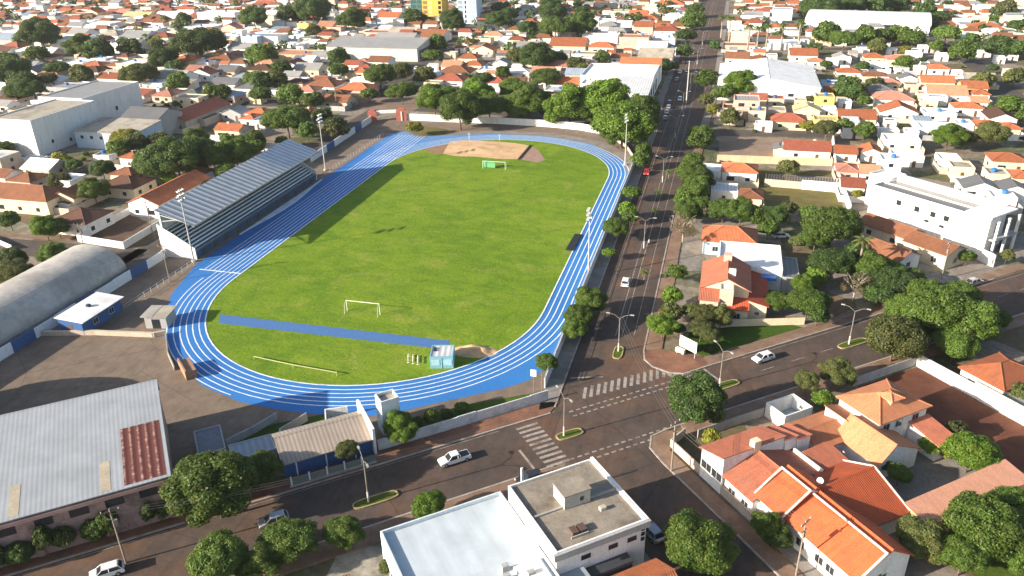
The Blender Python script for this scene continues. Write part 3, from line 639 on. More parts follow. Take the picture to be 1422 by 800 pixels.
# ------------------------------------------------------------------ goals, hurdles, field things
def goal(c, col, label, ang, net=None, w_=7.32, h=2.44):
    t = thing('goal', label, 'goal', (*c, .04), ang, 'football goals on the field')
    for s in (-1, 1): MB().tube((s*w_/2, 0, 0), (s*w_/2, 0, h), .085, .085, 8).build('post', col, t)
    MB().tube((-w_/2-.08, 0, h), (w_/2+.08, 0, h), .08, .08, 8).build('crossbar', col, t)
    for s in (-1, 1): MB().tube((s*w_/2, 0, h), (s*w_/2, .9*(1 if c[1] > 200 else -1), h-.15), .045, .04, 6).tube((s*w_/2, .9*(1 if c[1] > 200 else -1), h-.15), (s*w_/2, 1.4*(1 if c[1] > 200 else -1), 0), .04, .04, 6).build('stay', col, t)
    if net:
        MB().box(-w_/2+.1, -w_/2+w_*.52, .7, .74, .2, h-.1).build('net', net, t)
    return t
GOALW = plain('goal_white_paint', (.62, .64, .5), .6); RAILP = plain('weathered_rail', (.34, .37, .16), .8)
goal((-67.6, 131.2), GOALW, 'white football goal frame without a net, near end of the field', 0)
goal((-67.9, 230.6), plain('goal_green_white', (.45, .68, .5), .6), 'small-looking football goal with green netting before the sand pit', 0, plain('green_net', (.12, .34, .16), .9))
rl = thing('low_rail', 'low pale wooden rail along the near bend of the field', 'rail', (-62.1, 107.6, .04))
rm_ = MB().tube((0, 0, .75), (-9, .6, .75), .09).tube((-9, .6, .75), (-17.8, 1.9, .55), .09); rm_.build('rail', RAILP, rl)
MB().tube((0, 0, 0), (0, 0, .95), .09).build('post', RAILP, rl); MB().tube((-9, .6, 0), (-9, .6, .75), .07).build('post', RAILP, rl); MB().tube((-17.8, 1.9, 0), (-17.8, 1.9, .55), .07).build('post', RAILP, rl)
HURL = ['leftmost of three pale bars on the grass near the kiosk', 'middle one of three pale bars on the grass near the kiosk', 'pale bar nearest the kiosk, one of three on the grass']
h0 = None
for i in range(3):
    p = G(*px('J', 858+26*i, 395+5*i)); 
    if h0 is None:
        h0 = thing('hurdle', HURL[0], 'hurdle', (p.x, p.y, .04), .35, 'pale bars on the grass')
        MB().tube((0, -1.2, .5), (0, 1.3, .5), .09).build('bar', GOALW, h0)
        for y in (-1.1, 1.2): MB().tube((0, y, 0), (0, y, .5), .06).tube((-.3, y, .05), (.3, y, .05), .05).build('leg', GOALW, h0)
    else: dup(h0, (p.x, p.y, .04), .35, HURL[i])
kk = thing('kiosk', 'small teal judging kiosk with pale flat roof beside the sand heap', 'kiosk', (-45.0, 115.9, 0), rad(14))
block(kk, -2.1, 2.1, -1.7, 2.6, 'flat', 2.35, .12, ROOF['m'], plain('teal_paint', (.16, .36, .42), .6))
for x in (-1.1, 1.1): MB().box(x-.75, x+.75, -1.76, -1.68, .7, 1.9).build('window', plain('teal_shutter', (.30, .48, .54), .5) if x < 0 else bpy.data.materials['teal_shutter'], kk)
MB().box(-.04, .04, -1.78, -1.69, 0, 2.3).build('post', STEEL, kk)
for y in (.4, 1.1): MB().box(-1.6, -1.15, y, y+.45, 2.37, 2.6).build('roof_vent', GLASS, kk)
def heap(c, rx, ry, hh, mat, name, label, cat, seed):
    m = MB(); nx, ny = 26, 14
    for j in range(ny+1):
        for i in range(nx+1):
            x = -1+2*i/nx; y = -1+2*j/ny; d = min(1, math.hypot(x, y)); e = (1-d**2)
            z = hh*max(0, e)*(.55+.9*mnoise.noise(Vector((x*2.2+seed, y*1.8, seed))) + .25)
            m.v.append((x*rx*(1+.12*mnoise.noise(Vector((x, y, seed+5)))), y*ry, max(z, -.05) if d < 1 else -.05))
    m.f = [(j*(nx+1)+i, j*(nx+1)+i+1, (j+1)*(nx+1)+i+1, (j+1)*(nx+1)+i) for j in range(ny) for i in range(nx)]
    return tag(m.build(name, mat, None, (c[0], c[1], .05), .15, True), label, cat)
heap((-40.6, 121.4), 4.3, 2.4, .75, SAND, 'sand_heap', 'lumpy heap of pale sand at the end of the blue runway', 'sand heap', 2.3)
heap((-78, 252), 10.5, 6.5, .5, SAND, 'sand_heap', 'broad low spread of sand at the far end of the field', 'sand heap', 7.1)
tag(MB().box(-.25, .25, -8.5, 8.5, 0, .3).build('sand_board', plain('dark_board', (.06, .04, .03), .8), None, (-62.9, 250.4, .05), 0), 'dark plank edging the right side of the far sand pit', 'plank')
for (u, v), lb in (((-86, 262), 'thin pale post behind the far sand pit, left one'), ((-75, 262.6), 'thin pale post behind the middle of the far sand pit')):
    tag(MB().tube((0, 0, 0), (0, 0, 2.2), .07).tube((-.5, 0, 2.1), (.5, 0, 2.1), .05).build('jump_stand', GOALW, None, (u, v, .04)), lb, 'jump stand')
tag(MB().box(-.9, .9, -5.2, 5.2, 0, .25).build('inner_lane_patch', plain('black_patch', (.012, .016, .018), .8), None, (-32.2, 177, .05), -.03), 'black patch lying across the inner lanes on the avenue side', 'mat')  # low black box laid over the inner lanes
# ------------------------------------------------------------------ small stadium buildings
t = thing('gatehouse', 'blue-walled kiosk with pale overhanging roof beside the arched hall', 'kiosk', (-120.9, 115.6, 0))
block(t, -2.7, 2.9, -5.6, 5.4, 'shed', 3.0, .35, ROOF['w'], BLUEC, 'y', ov=.8); window(t, 2.9, -2, 1.5, math.pi/2, 'n'); window(t, 2.9, 2.5, 1.5, math.pi/2, 'n'); link('door', DOORME, t, (0, -5.6, 1.05))
MB().box(-.35, .35, -.35, .35, 3.2, 3.8).build('roof_vent', GLASS, t)
t = thing('pump_house', 'small grey concrete hut with slab roof beside the first bend', 'hut', (-105.9, 117.2, 0), rad(12))
block(t, -2.2, 2.2, -1.5, 2.6, 'flat', 2.6, .1, ROOF['c'], WALL['g'])
MB().box(-2.7, -.3, -2.0, 3.1, 2.72, 2.92).build('roof_slab', CONC, t); MB().box(-.2, 2.7, -2.0, 3.1, 2.7, 2.88).build('roof_slab', ROOF['c'], t)
MB().box(-.8, .8, -1.56, -1.48, 0, 2.1).build('door', GLASS, t)
t = thing('arched_hall', 'long grey arched-roof hall outside the stadium wall', 'sports hall', (-137.2, 103, 0))
block(t, -8.2, 8.2, -32, 33, 'vault', 1.9, 5.0, surface('arched_hall_roof', (.44, .41, .37), .14, .12, .55, .8, (.2, .18, .16), .5), WALL['g'], 'y')
tg = thing('gymnasium', 'large arched gymnasium standing left of the parking yard', 'gymnasium', (-120.6, 62, 0))
block(tg, -8.2, 8.4, -16, 19.6, 'vault', 6.2, 3.2, ROOF['g'], WALL['b'], 'y')
t = thing('water_tower', 'square white water tower rising above the club house', 'water tower', tuple(ST(25.7, 102.6))[:2]+(0,), CA+.06)
block(t, -1.5, 1.5, -1.35, 1.35, 'flat', 6.0, .5, ROOF['c'], surface('tower_paint', (.62, .67, .72), .1, .35, .8, 3, (.32, .33, .2), .5)); 
t = thing('club_house', 'low club house with long beige ribbed roof and blue walls facing the road', 'club house', tuple(ST(14.6, 101.8))[:2]+(0,), CA)
CLUB = sheet('club_roof_sheet', (.33, .275, .225), .62, amt=.55, contrast=.16, bmp=.12)
block(t, -6.3, 6.9, -4.0, 3.6, 'gable', 2.9, 1.3, CLUB, BLUEC, 'x', rp=.62, ov=.5)
MB().box(6.95, 7.35, -4.6, 4.2, 0, 4.9).build('end_wall', WALL['w'], t)
for i in range(5): MB().box(-6+2.6*i, -5.8+2.6*i, -6.4, -6.2, 0, 1.9).build('fence_post', WHITEC, t)
MB().box(-6.2, 6.7, -6.5, -6.1, 0, .45).build('base_wall', CONC, t); MB().box(-6.2, 6.7, -6.33, -6.27, .5, 1.6).build('mesh_fence', plain('teal_mesh', (.08, .13, .14), .7), t)
for x in (-4.6, -.2, 4.2): MB().box(x-.1, x+.1, -4.06, -3.9, 0, 2.8).build('pilaster', WHITEC, t)
t = thing('annex_roof', 'low grey slab-roofed annex left of the club house', 'annex', tuple(ST(4.8, 104.1))[:2]+(0,), CA)
block(t, -3.2, 3.2, -1.9, 2.2, 'flat', 2.6, .1, ROOF['u'], WALL['g'])
t = thing('changing_room', 'square grey-roofed changing room in the warehouse shade', 'changing room', tuple(ST(-.9, 108.6))[:2]+(0,), CA)
block(t, -1.9, 2.1, -3.2, 3.6, 'flat', 2.7, .15, surface('slate_roof', (.17, .18, .21), .15, .5, .85, 3), WALL['g'])
# ------------------------------------------------------------------ walls round the stadium
def wall(pts, h, mat, label, th=.2, cat='wall', name='boundary_wall', z0=-.1):
    return tag(MB().wallstrip(pts, th, z0, h).build(name, mat), label, cat)
wp = thing('stadium_wall', 'white and blue panelled stadium wall beside the arched hall', 'wall', (-126.6, 90, 0))
for i in range(11):
    y = 5.6*i; MB().box(-.12, .12, y, y+5.57, -.1, 2.3 if i % 3 else 2.15).build('panel', (WHITEC, WHITEC, BLUEC)[i % 3], wp)
wp = thing('stadium_wall', 'white and blue panelled stadium wall beyond the grandstand', 'wall', (-129.2, 226, 0), .04)
for i in range(9):
    y = 6.2*i; MB().box(-.12, .12, y, y+6.17, -.1, 2.4).build('panel', (WHITEC, WHITEC, BLUEC, WHITEC)[i % 4], wp)
wp = thing('stadium_wall', 'white mottled wall along the road between club house and corner', 'wall', tuple(ST(22.4, 98.1))[:2]+(0,), CA+.012)
SPECK = surface('mottled_white_wall', (.58, .59, .6), .12, .8, .85, 4, (.25, .25, .25), .6)
for i in range(9): MB().box(3.3*i, 3.3*i+3.27, -.1, .1, -.1, 1.9 if i % 4 else 2.0).build('panel', SPECK, wp)
wp = thing('stadium_wall', 'white wall with railing between running track and avenue', 'wall', (-25.05, 112, 0), .002)
for i in range(17): MB().box(-.1, .1, 8.4*i, 8.4*i+8.36, -.1, 2.2).build('panel', SPECK, wp)
rmesh = MB()
for z in (2.45, 2.75): rmesh.box(-.03, .03, 0, 142, z-.03, z+.03)
for i in range(36): rmesh.box(-.04, .04, 4*i, 4*i+.07, 2.15, 2.78)
rmesh.build('railing', STEEL, wp)
wall([(-119, 285), (-98, 285.3), (-80, 285.6), (-62, 284.8), (-50, 282.6), (-42.8, 279.4)], 2.5, WALL['w'], 'long white wall behind the far bend of the track', .3)
wall([(-42.4, 279.0), (-36, 272.5), (-30, 262), (-26.6, 251)], 1.1, WALL['b'], 'low beige kerb wall round the far right bend')
wall([(-101.9, 113.6), (-96.8, 107.2), (-92, 102.6)], .8, CONC, 'broken concrete edging outside the first bend')
wall([(-126, 108.2), (-116, 110.8), (-104, 112.6), (-102.3, 113.8)], 1.0, WALL['b'], 'crumbling pale wall crossing the yard below the grey hut', .5)
wall(stp((9.8, 113.6), (6, 111.5), (1.5, 109.8)), 1.4, WALL['g'], 'low grey wall between parking yard and grass court')
wall(stp((14.2, 111), (9.6, 108.6), (8.6, 106)), 1.6, CONC, 'thin concrete wall dividing the shaded grass court')
wall(stp((20.6, 109.5), (17.2, 110.3), (16.4, 106.4)), 1.8, WALL['w'], 'pale wall piece beside the track above the club house')
tag(MB().box(-2.6, 2.6, -.9, .9, 0, 1.5).box(-2.8, 2.8, -1.1, -.8, 0, 1.9).build('ticket_booth', surface('bare_brick', (.33, .19, .12), .2, .6, .95, 4), None, (-89.2, 102.8, 0), -.72), 'low brick booth against the outer edge of the first bend', 'booth')
gt = thing('stadium_gate', 'white beam gate between two reddish pillars at the far street', 'gate', (-125.6, 282.6, 0), .35)
RP = surface('gate_red', (.42, .14, .1), .15, .5, .9, 3)
for x, w_ in ((-6, 1.7), (5.2, 2.0)): MB().prism([(x-w_, -1), (x+w_, -1), (x+w_*.8, 1), (x-w_*.8, 1)], 0, 4.0).prism([(x-w_*.6, -.8), (x+w_*.6, -.8), (x+w_*.5, .8), (x-w_*.5, .8)], 4.0, 4.7).build('pillar', RP, gt)
MB().box(-4.4, 3.4, -.6, .6, 3.1, 4.1).build('beam', WALL['w'], gt); MB().box(5, 5.5, -1.2, -1.01, 0, 3.6).build('panel', WALL['w'], gt)
# billboard on the corner
bb = thing('billboard', 'blank white billboard on posts on the corner lawn', 'billboard', (-1.9, 128.6, 0), rad(-38))
MB().box(-2.0, 2.0, -.06, .06, 1.4, 3.6).build('panel', plain('billboard_white', (.8, .8, .8), .5), bb)
for x in (-1.6, 1.6): MB().tube((x, .12, 0), (x, .12, 3.4), .07).build('post', STEEL, bb)
p = G(*px('K', 965, 440)); tag(MB().box(-.9, .9, -.3, .3, .25, 1.0).box(-.7, -.5, -.2, .2, 0, .25).box(.5, .7, -.2, .2, 0, .25).build('sign_block', plain('sign_block_white', (.72, .7, .6), .6), None, (p.x, p.y, .15), -.5), 'small white block sign on the corner lawn before the billboard', 'sign')

def railfence(u, v0, v1, label):
    t = thing('track_fence', label, 'fence', (u, v0, 0)); m = MB()
    for i in range(int((v1-v0)/2.2)+1): m.box(-.05, .05, 2.2*i-.05, 2.2*i+.05, 0, 1.25)
    m.build('posts', CONC, t); k = MB()
    for z in (.6, 1.15): k.box(-.025, .025, 0, v1-v0, z-.025, z+.025)
    k.build('rails', STEEL, t)
railfence(-117.6, 121, 146, 'low post-and-rail fence between stadium yard and start line'); railfence(-118.6, 214, 262, 'low post-and-rail fence along the track beyond the grandstand')
# ------------------------------------------------------------------ named buildings
def stthing(name, label, cat, s, t, dang=0.0):
    p = ST(s, t); HOUSES.append((p.x, p.y, 9, 9, CA)); return thing(name, label, cat, (p.x, p.y, 0), CA+dang)
# warehouse by the cross road
wh = stthing('warehouse', 'big pale grey metal-roofed warehouse with a rusted red patch on its roof corner', 'warehouse', -30, 106)
PINKW = surface('grimy_pink_wall', (.34, .225, .205), .18, .5, .9, 2.5, (.06, .05, .045), .75)
W_ROOF = sheet('warehouse_roof', (.31, .33, .355), .6, (.25, .26, .28), .3, rough=.75, contrast=.05, bmp=.08)
block(wh, -26, 23.4, -9.4, 14.6, 'gable', 7.0, 1.9, W_ROOF, PINKW, 'x', rp=.96, ov=.35)
kz = 1.9/(24*.96)
def roofpatch(nm, x0, x1, y0, y1, mat, dz=.215):
    m = MB(); z = lambda y: 7.0+(y+9.4)*kz+dz
    m.slab([(x0, y0, z(y0)), (x1, y0, z(y0)), (x1, y1, z(y1)), (x0, y1, z(y1))], .03).build(nm, mat, wh)
def rust():
    m_, n, l, b = _mat('rusted_sheet'); uv = _uv(n); p = _pos(n); s = n.new('ShaderNodeSeparateXYZ'); l.new(uv, s.inputs[0])
    rb = _math(n, l, 'SINE', _math(n, l, 'MULTIPLY', s.outputs[0], 6.0))
    f = _math(n, l, 'ADD', _math(n, l, 'MULTIPLY', rb, .3), _noise(n, l, p, 1.6, 5, .7))
    col = _ramp(n, l, f, [(.3, (.085, .018, .013)), (.66, (.12, .026, .018)), (.79, (.24, .12, .10)), (.88, (.36, .27, .24))])
    l.new(col, b.inputs['Base Color']); b.inputs['Roughness'].default_value = .85; _bump(n, l, b, rb, .4, .05); return m_
roofpatch('rusted_panel', 17.9, 23.1, -9.2, 3.2, rust())
TANP = surface('aged_translucent_panel', (.40, .34, .25), .15, .5, .7, 3)
for x0 in (15.1, 4.4, -11.5): roofpatch('skylight_panel', x0, x0+1.2, -9.2, -3.2, TANP)
MB().box(-26.2, 23.6, -9.85, -9.55, 6.2, 6.75).build('cornice', surface('pink_cornice', (.42, .27, .24), .12, .5, .9, 3), wh)
for i in range(11):
    x = 20.5-4.2*i; MB().box(x-1.15, x+1.15, -9.46, -9.36, 4.7, 5.9).build('window', GLASS, wh)
for i in range(6):
    x = 23-8.2*i; MB().box(x-.4, x+.4, -9.6, -9.40, -.1, 6.1).build('pilaster', PINKW, wh)
# white-roofed shop and office on the near corner
oy = surface('office_roof_concrete', (.25, .215, .172), .22, .3, .92, 2.2, (.085, .07, .055), .8)
of = stthing('office_building', 'white corner office block with stained concrete roof and small rooftop room', 'office building', 39.3, 66.9)
WHITEW = WALL['w']
block(of, -6.2, 6.3, -6.5, 6.7, 'flat', 7.2, .35, oy, WHITEW)
MB().box(-6.7, 6.7, -6.95, -6.52, 6.6, 7.55).build('cornice', WALL['g'], of); MB().box(6.32, 6.7, -6.5, 7.0, 6.6, 7.52).build('cornice', WHITEW, of)
MB().box(-1.7, 2.0, -.3, 2.6, 7.2, 9.2).build('stair_room', surface('stair_room_render', (.42, .40, .36), .12, .5, .9, 3, (.2, .18, .15), .6), of)
MB().box(-1.8, 2.1, -.4, 2.7, 9.2, 9.35).build('stair_room_roof', oy, of); MB().box(.5, 1.0, -.36, -.28, 7.9, 8.5).build('window', GLASS, of)
MB().box(-6, 6.1, .05, .35, 7.2, 7.42).build('roof_step', CONC, of)
for x in (-2.6, -1.5): MB().box(x-.45, x+.45, -4.8, -3.6, 7.2, 7.75).build('roof_hatch', plain('hatch_brown', (.10, .065, .05), .7), of)
MB().box(-3.4, -1.0, -5.1, -4.95, 7.2, 7.5).build('roof_curb', CONC, of); MB().box(2.2, 3.0, -2.6, -2.0, 7.2, 7.7).build('vent', WALL['b'], of)
MB().box(-6.6, -6.2, -2.2, .8, 3.5, 7.5).build('side_wing', WHITEW, of)
for x in (-2.2, 1.6, 4.3): MB().box(x-.65, x+.65, -6.56, -6.46, 4.9, 5.6).build('window', GLASS, of)
for z in (4.4, 5.2, 6.0): MB().box(5.6, 6.1, -6.62, -6.5, z, z+.5).build('grille', GLASS, of)
MB().box(-2.2, 3.6, -8.1, -6.55, 3.2, 3.45).build('awning', plain('awning_dark', (.045, .05, .058), .5), of)
MB().box(-2.0, 3.4, -8.16, -8.10, 2.5, 3.3).build('sign_panel', plain('sign_dark', (.06, .065, .075), .5), of)
MB().box(-6.4, -2.6, -8.3, -6.6, 2.6, 4.0).build('porch', plain('porch_grey', (.3, .34, .38), .5), of)
for x in (-4, 0, 4): window(of, x, 6.7, 4.5, math.pi, 'l')
ws = stthing('shop_building', 'long low shop with bright white flat roof beside the corner office', 'shop', 24.7, 66.5)
block(ws, -8.4, 8.2, -9, 9.2, 'flat', 4.6, .55, sheet('white_membrane', (.46, .52, .56), 2.3, (.42, .44, .45), .4, .6, .035, .08), surface('pale_blue_parapet', (.55, .62, .66), .08, .4, .85, 3))
MB().box(4.0, 7.4, -7.6, -3.4, 4.62, 5.1).build('roof_platform', WALL['w'], ws); 
for x, y in ((3.1, -3.2), (2.6, -4.6), (5.4, -5.4)): MB().box(x-.45, x+.45, y-.3, y+.3, 4.62, 5.5).build('air_conditioner', WALL['g'], ws)
MB().box(12.1-.1, 12.3, 10.6, 10.8, 0, 6.5).build('sign_pole', WHITEC, ws)
house(ST(40.5, 54.6), 10, 6.5, 'gable', 'o', 'c', 3.0, 'x', CA, label='orange-tiled house directly below the white corner office', extra=False)
house(ST(6.5, 69.5), 9, 6, 'gable', 'b', 'c', 2.8, 'x', CA, label='brown-roofed house behind the near pavement trees, left of the white flat roof', extra=False)
# villa cluster by the side street
vi = stthing('villa', 'bright orange-tiled villa with several gabled wings beside the side street', 'house', 70, 53)
VO = tiles('villa_tile', (.53, .112, .042), amt=.38)
block(vi, -5.4, 3.3, -8.4, 3.0, 'gable', 3.6, 2.4, VO, WALL['w'], 'y', rp=.44)
block(vi, -6.0, 3.0, 3.4, 8.0, 'gable', 3.9, 2.6, VO, WALL['w'], 'y', rp=.44)
block(vi, .6, 9.6, -2.5, 8.4, 'gable', 3.3, 2.5, VO, WALL['w'], 'x', rp=.55, ov=.5)
for y in (-6.8, -4.6, -2.8, .4): window(vi, -5.4, y, 1.6, -math.pi/2, 'n')
window(vi, 9.6, 0, 1.5, math.pi/2, 'l'); window(vi, 3.3, -6, 1.5, math.pi/2); window(vi, -1, -8.4, 1.6, 0, 'n')
for a_, b_ in (((-1.6, -8.9, 6.2), (-1.6, 2.9, 6.2)), ((-2.0, 3.0, 6.7), (-2.0, 8.4, 6.7)), ((-5.7, -8.75, 3.7), (-1.6, -8.75, 6.2)), ((-6.3, 8.3, 3.95), (-2.0, 8.3, 6.7)), ((-6.3, 3.1, 3.95), (-2.0, 3.1, 6.7)), ((-2.0, 3.1, 6.7), (3.2, 3.1, 4.0)), ((9.9, -2.9, 3.35), (9.9, 3.5, 6.0)), ((9.9, 3.5, 6.0), (9.9, 8.8, 3.35))):
    MB().tube(a_, b_, .16, .16, 6).build('ridge_cap', bpy.data.materials.get('ridge_mortar') or surface('ridge_mortar', (.58, .5, .44), .15, .6, .9, 4), vi)
MB().tube((.9, 4.4, 6.2), (.75, 4.2, 6.45), .1, .45, 12).tube((.9, 4.4, 5.6), (.9, 4.4, 6.2), .04).build('satellite_dish', WALL['w'], vi)
sa = stthing('villa', 'salmon-tiled house with stepped lean-to roofs and white walls behind the orange villa', 'house', 69, 66)
SAL = tiles('salmon_tile', (.50, .17, .10), amt=.36)
block(sa, -6.3, 4.6, .7, 5.3, 'shedr', 4.9, 1.3, SAL, WALL['w'], 'x')
block(sa, 4.7, 6.8, .5, 5.0, 'shedr', 4.5, 1.2, SAL, WALL['w'], 'x'); block(sa, 6.9, 9.2, .3, 4.8, 'shedr', 4.1, 1.1, SAL, WALL['w'], 'x')
block(sa, -5.9, 5.9, -5.2, .4, 'gable', 3.4, 2.0, SAL, WALL['w'], 'y', rp=.52)
MB().box(6.0, 6.3, -5.4, .2, 0, 4.1).build('parapet', WALL['w'], sa); block(sa, 6.9, 11.4, -5.0, -1.0, 'shed', 3.4, .5, SAL, WALL['w'], 'x')
MB().box(-1.2, .0, .5, 1.5, 4.5, 7.3).build('chimney', WALL['c'], sa)
for y in (4, 1.8): window(sa, -6.3, y, 2.6, -math.pi/2, 'l')
for y in (-1.2, -3.8): window(sa, -5.9, y, 1.6, -math.pi/2, 'n')
window(sa, 6.2, .5, 2.8, 0, 't'); link('door', DOORME, sa, (8, .3, 1.05))
cp_ = stthing('carport', 'peach-tiled low wing between the salmon house and the white house with upper storey', 'carport', 82.8, 68.6)
PEA = tiles('peach_tile', (.54, .22, .11), amt=.3)
block(cp_, -3.6, 4.6, -3.2, 3.2, 'gable', 3.0, 1.0, PEA, WALL['w'], 'x')
mo = stthing('villa', 'white house with peach-tiled pitched wing and tall upper storey behind the courtyard', 'house', 90, 65.5)
block(mo, -5.8, 2.0, -6.6, 1.2, 'gable', 3.2, 2.4, PEA, WALL['w'], 'y', rp=.68)
block(mo, -1.2, 8.8, -2.0, 5.6, 'hip', 5.6, 1.9, PEA, WALL['w'], 'x'); block(mo, -4.2, -1.25, 1.3, 5.4, 'shed', 4.2, .8, PEA, WALL['w'], 'y')
block(mo, 2.6, 4.4, -.4, 1.6, 'hip', 7.4, .5, PEA, WALL['c'], 'x', base=5, names=('chimney_wall', 'chimney_roof'))
block(mo, 5.4, 9.2, -7.2, -2.1, 'shed', 2.9, .9, SAL, WALL['w'], 'x')
for x, z in ((.4, 4.4), (3, 4.4), (6.5, 4.4)): window(mo, x, -2.0, z, 0, 'n')
window(mo, 8.8, 1.5, 4.4, math.pi/2); window(mo, -3, -6.6, 1.6, 0, 'n'); window(mo, 2.0, -4.5, 1.5, math.pi/2); window(mo, 7, -7.2, 1.4, 0)
an = stthing('annex', 'yellow-walled annex with pale salmon tile roof behind the bottom right trees', 'annex', 89.5, 49)
block(an, -9.6, 9.8, -1.6, 1.9, 'shed', 3.2, .7, tiles('pale_salmon_tile', (.53, .27, .18), amt=.12), WALL['y'], 'x'); window(an, -5, -1.6, 1.6, 0, 'n'); window(an, 2, -1.6, 1.6, 0, 'n'); link('door', DOORME, an, (-8, -1.6, 1.05))
MB().box(-9.9, -8.6, 1.95, 3.3, 0, 2.5).build('wall_end', WALL['w'], an)
pt = stthing('walled_patio', 'small roofless white-walled patio beside the road, behind the salmon roofs', 'patio', 84, 76.3)
MB().wallstrip([(-2.7, -2), (-2.7, 2.1), (2.8, 2.1), (2.8, -2), (-2.7, -2)], .2, 0, 2.6).build('wall', WALL['w'], pt); MB().box(-2.58, 2.68, -1.88, 1.98, 0, .08).build('floor', surface('patio_floor', (.28, .33, .36), .1, .5, .8, 3), pt)
window(pt, 2.7, 0, 1.3, -math.pi/2, 's')
ho = stthing('house', 'orange hip-roofed house beyond the white wall of the red dirt lot', 'house', 121.3, 67)
block(ho, -4.6, 5, -3.8, 3.8, 'hip', 3.2, 1.9, ROOF['o'], WALL['w'], 'x'); block(ho, -5.4, -4.65, -8.5, .5, 'shed', 2.4, .3, ROOF['g'], WALL['b'], 'y')
MB().box(-5.2, -1.0, -8.6, -3.9, 0, 2.3).build('shed', ROOF['g'], ho); window(ho, 1, -3.8, 1.6); window(ho, -4.6, 1.6, 1.6, -math.pi/2)
wall(stp((115.6, 40), (115.6, 78.2)), 2.4, WALL['w'], 'long white wall edging the red dirt lot', .24)
wall(stp((100.6, 78.4), (115.4, 78.4)), 1.7, WALL['g'], 'grey wall between the red dirt lot and the road')
wall(stp((62.9, 60), (62.9, 78.6), (66.5, 80)), 1.5, WALL['b'], 'beige wall along the side street before the salmon house')
wall(stp((68, 78.6), (80.9, 78.6)), 1.6, CONC, 'grey road-side wall in front of the salmon house')
wall(stp((84.4, 107.6), (96, 104.6), (109, 98.8)), 1.5, WALL['c'], 'pale curving wall behind the corner lawn')
# salmon and white houses by the avenue
av = thing('villa', 'tall salmon-tiled house with beige front tower on the avenue behind the corner trees', 'house', (4.2, 152, 0)); HOUSES.append((5, 153, 8, 9, 0))
block(av, -4.7, 4.4, -5, 7.2, 'gable', 5.6, 2.2, SAL, WALL['c'], 'y', rp=.48)
block(av, -4.9, -1.3, -8.2, -5.1, 'shed', 4.4, .9, SAL, WALL['b'], 'x'); block(av, -1.2, 1.4, -7.8, -5.05, 'flat', 6.6, .2, ROOF['w'], WALL['b'])
block(av, 4.5, 8.0, -6.4, 9.4, 'shed', 3.2, .9, tiles('red_orange_tile', (.5, .1, .045), amt=.15), WALL['c'], 'y'); block(av, .6, 4.45, -8.4, -5.2, 'shed', 3.0, .8, tiles('red_orange_tile2', (.5, .1, .045), amt=.15), WALL['c'], 'x')
MB().box(-.9, .7, 3.8, 5.4, 6.5, 9.1).build('chimney', WALL['p'], av); MB().box(.2, 1.6, -2.5, -1.2, 6.6, 8.5).build('chimney', WALL['w'], av)
for y in (-2, 2, 5.4): window(av, -4.7, y, 3.9, -math.pi/2); window(av, -4.7, y, 1.5, -math.pi/2)
window(av, -3.2, -8.2, 1.6); window(av, 2.4, -8.4, 1.5); window(av, 6.3, -6.4, 1.5, 0, 's')
fl = thing('house', 'white flat-roofed building with bright blue canopy behind the salmon house', 'building', (9, 167, 0)); HOUSES.append((9, 167, 7, 7, 0))
block(fl, -6.6, 6.6, -6.6, 6.4, 'flat', 4.6, .5, ROOF['w'], WALL['w']); block(fl, 6.7, 10.2, -7, 4, 'flat', 3.2, .2, ROOF['d'], WALL['g'])
MB().box(2.0, 5.4, -8.6, -6.65, 2.9, 3.6).build('canopy', plain('blue_canopy', (.03, .16, .5), .5), fl); window(fl, -2, -6.6, 3.3); window(fl, -6.6, 2, 1.6, -math.pi/2)
MB().box(-6.9, -6.62, -2, 6, .3, 4.2).build('cyan_wall', plain('cyan_wall', (.3, .56, .58), .6), fl)
oh = house((4.6, 181.2), 12, 9, 'hip', 'o', 'l', 3.4, 'x', rise=2.3, label='orange hip-roofed house with pale cyan wall on the avenue beside the white flat roof', extra=False)
# white block right of the middle
wb = thing('apartment_building', 'long plain white three-storey building with few square windows and grey roof', 'apartment building', tuple(ST(171.6, 121))[:2]+(0,), CA+rad(6.6)); HOUSES.append((*tuple(ST(171.6, 121))[:2], 7, 16, CA))
block(wb, -5, -.4, -16, 14.5, 'flat', 8.8, .35, ROOF['d'], WALL['w']); block(wb, -.35, 5.6, -14, 14.5, 'flat', 8.2, .5, ROOF['g'], WALL['w'])
MB().box(-5.1, 5.7, -16.2, -10, 9.2, 9.6).build('roof_block', WALL['w'], wb); MB().box(4.6, 6.2, -14, 14, 8.3, 9.9).build('parapet', WALL['w'], wb)
block(wb, 3, 9.5, 14.6, 21, 'flat', 8.6, .5, ROOF['w'], WALL['w'])
for y, z in ((6.5, 6.5), (1.6, 6.3), (-2.6, 6.2), (-6.0, 6.2)): MB().box(-5.06, -4.96, y-.65, y+.65, z-.6, z+.7).build('window', GLASS, wb)
for y, z in ((-1.4, 4.2), (-5.3, 4.0)): MB().box(-5.06, -4.96, y-.6, y+.6, z-.3, z+.35).build('window', GLASS, wb)
MB().box(-4.2, 5.6, -17.6, -16.1, 3.9, 4.3).build('balcony', WALL['g'], wb)
for x in (-3.4, 1.0, 5.2): MB().box(x-.3, x+.3, -17.4, -16.9, 0, 8.6).build('column', WALL['w'], wb)
for x in (-1.4, 2.6): MB().box(x-.9, x+.9, -16.1, -15.96, 5.2, 7.6).build('window', GLASS, wb); MB().box(x-.9, x+.9, -16.1, -15.96, .4, 3.2).build('window', GLASS, wb)
wall([tuple(ST(165.5, 99.6))[:2], tuple(ST(166.2, 104.5))[:2]], 3.0, WALL['w'], 'white yard wall at the road end of the long white building')
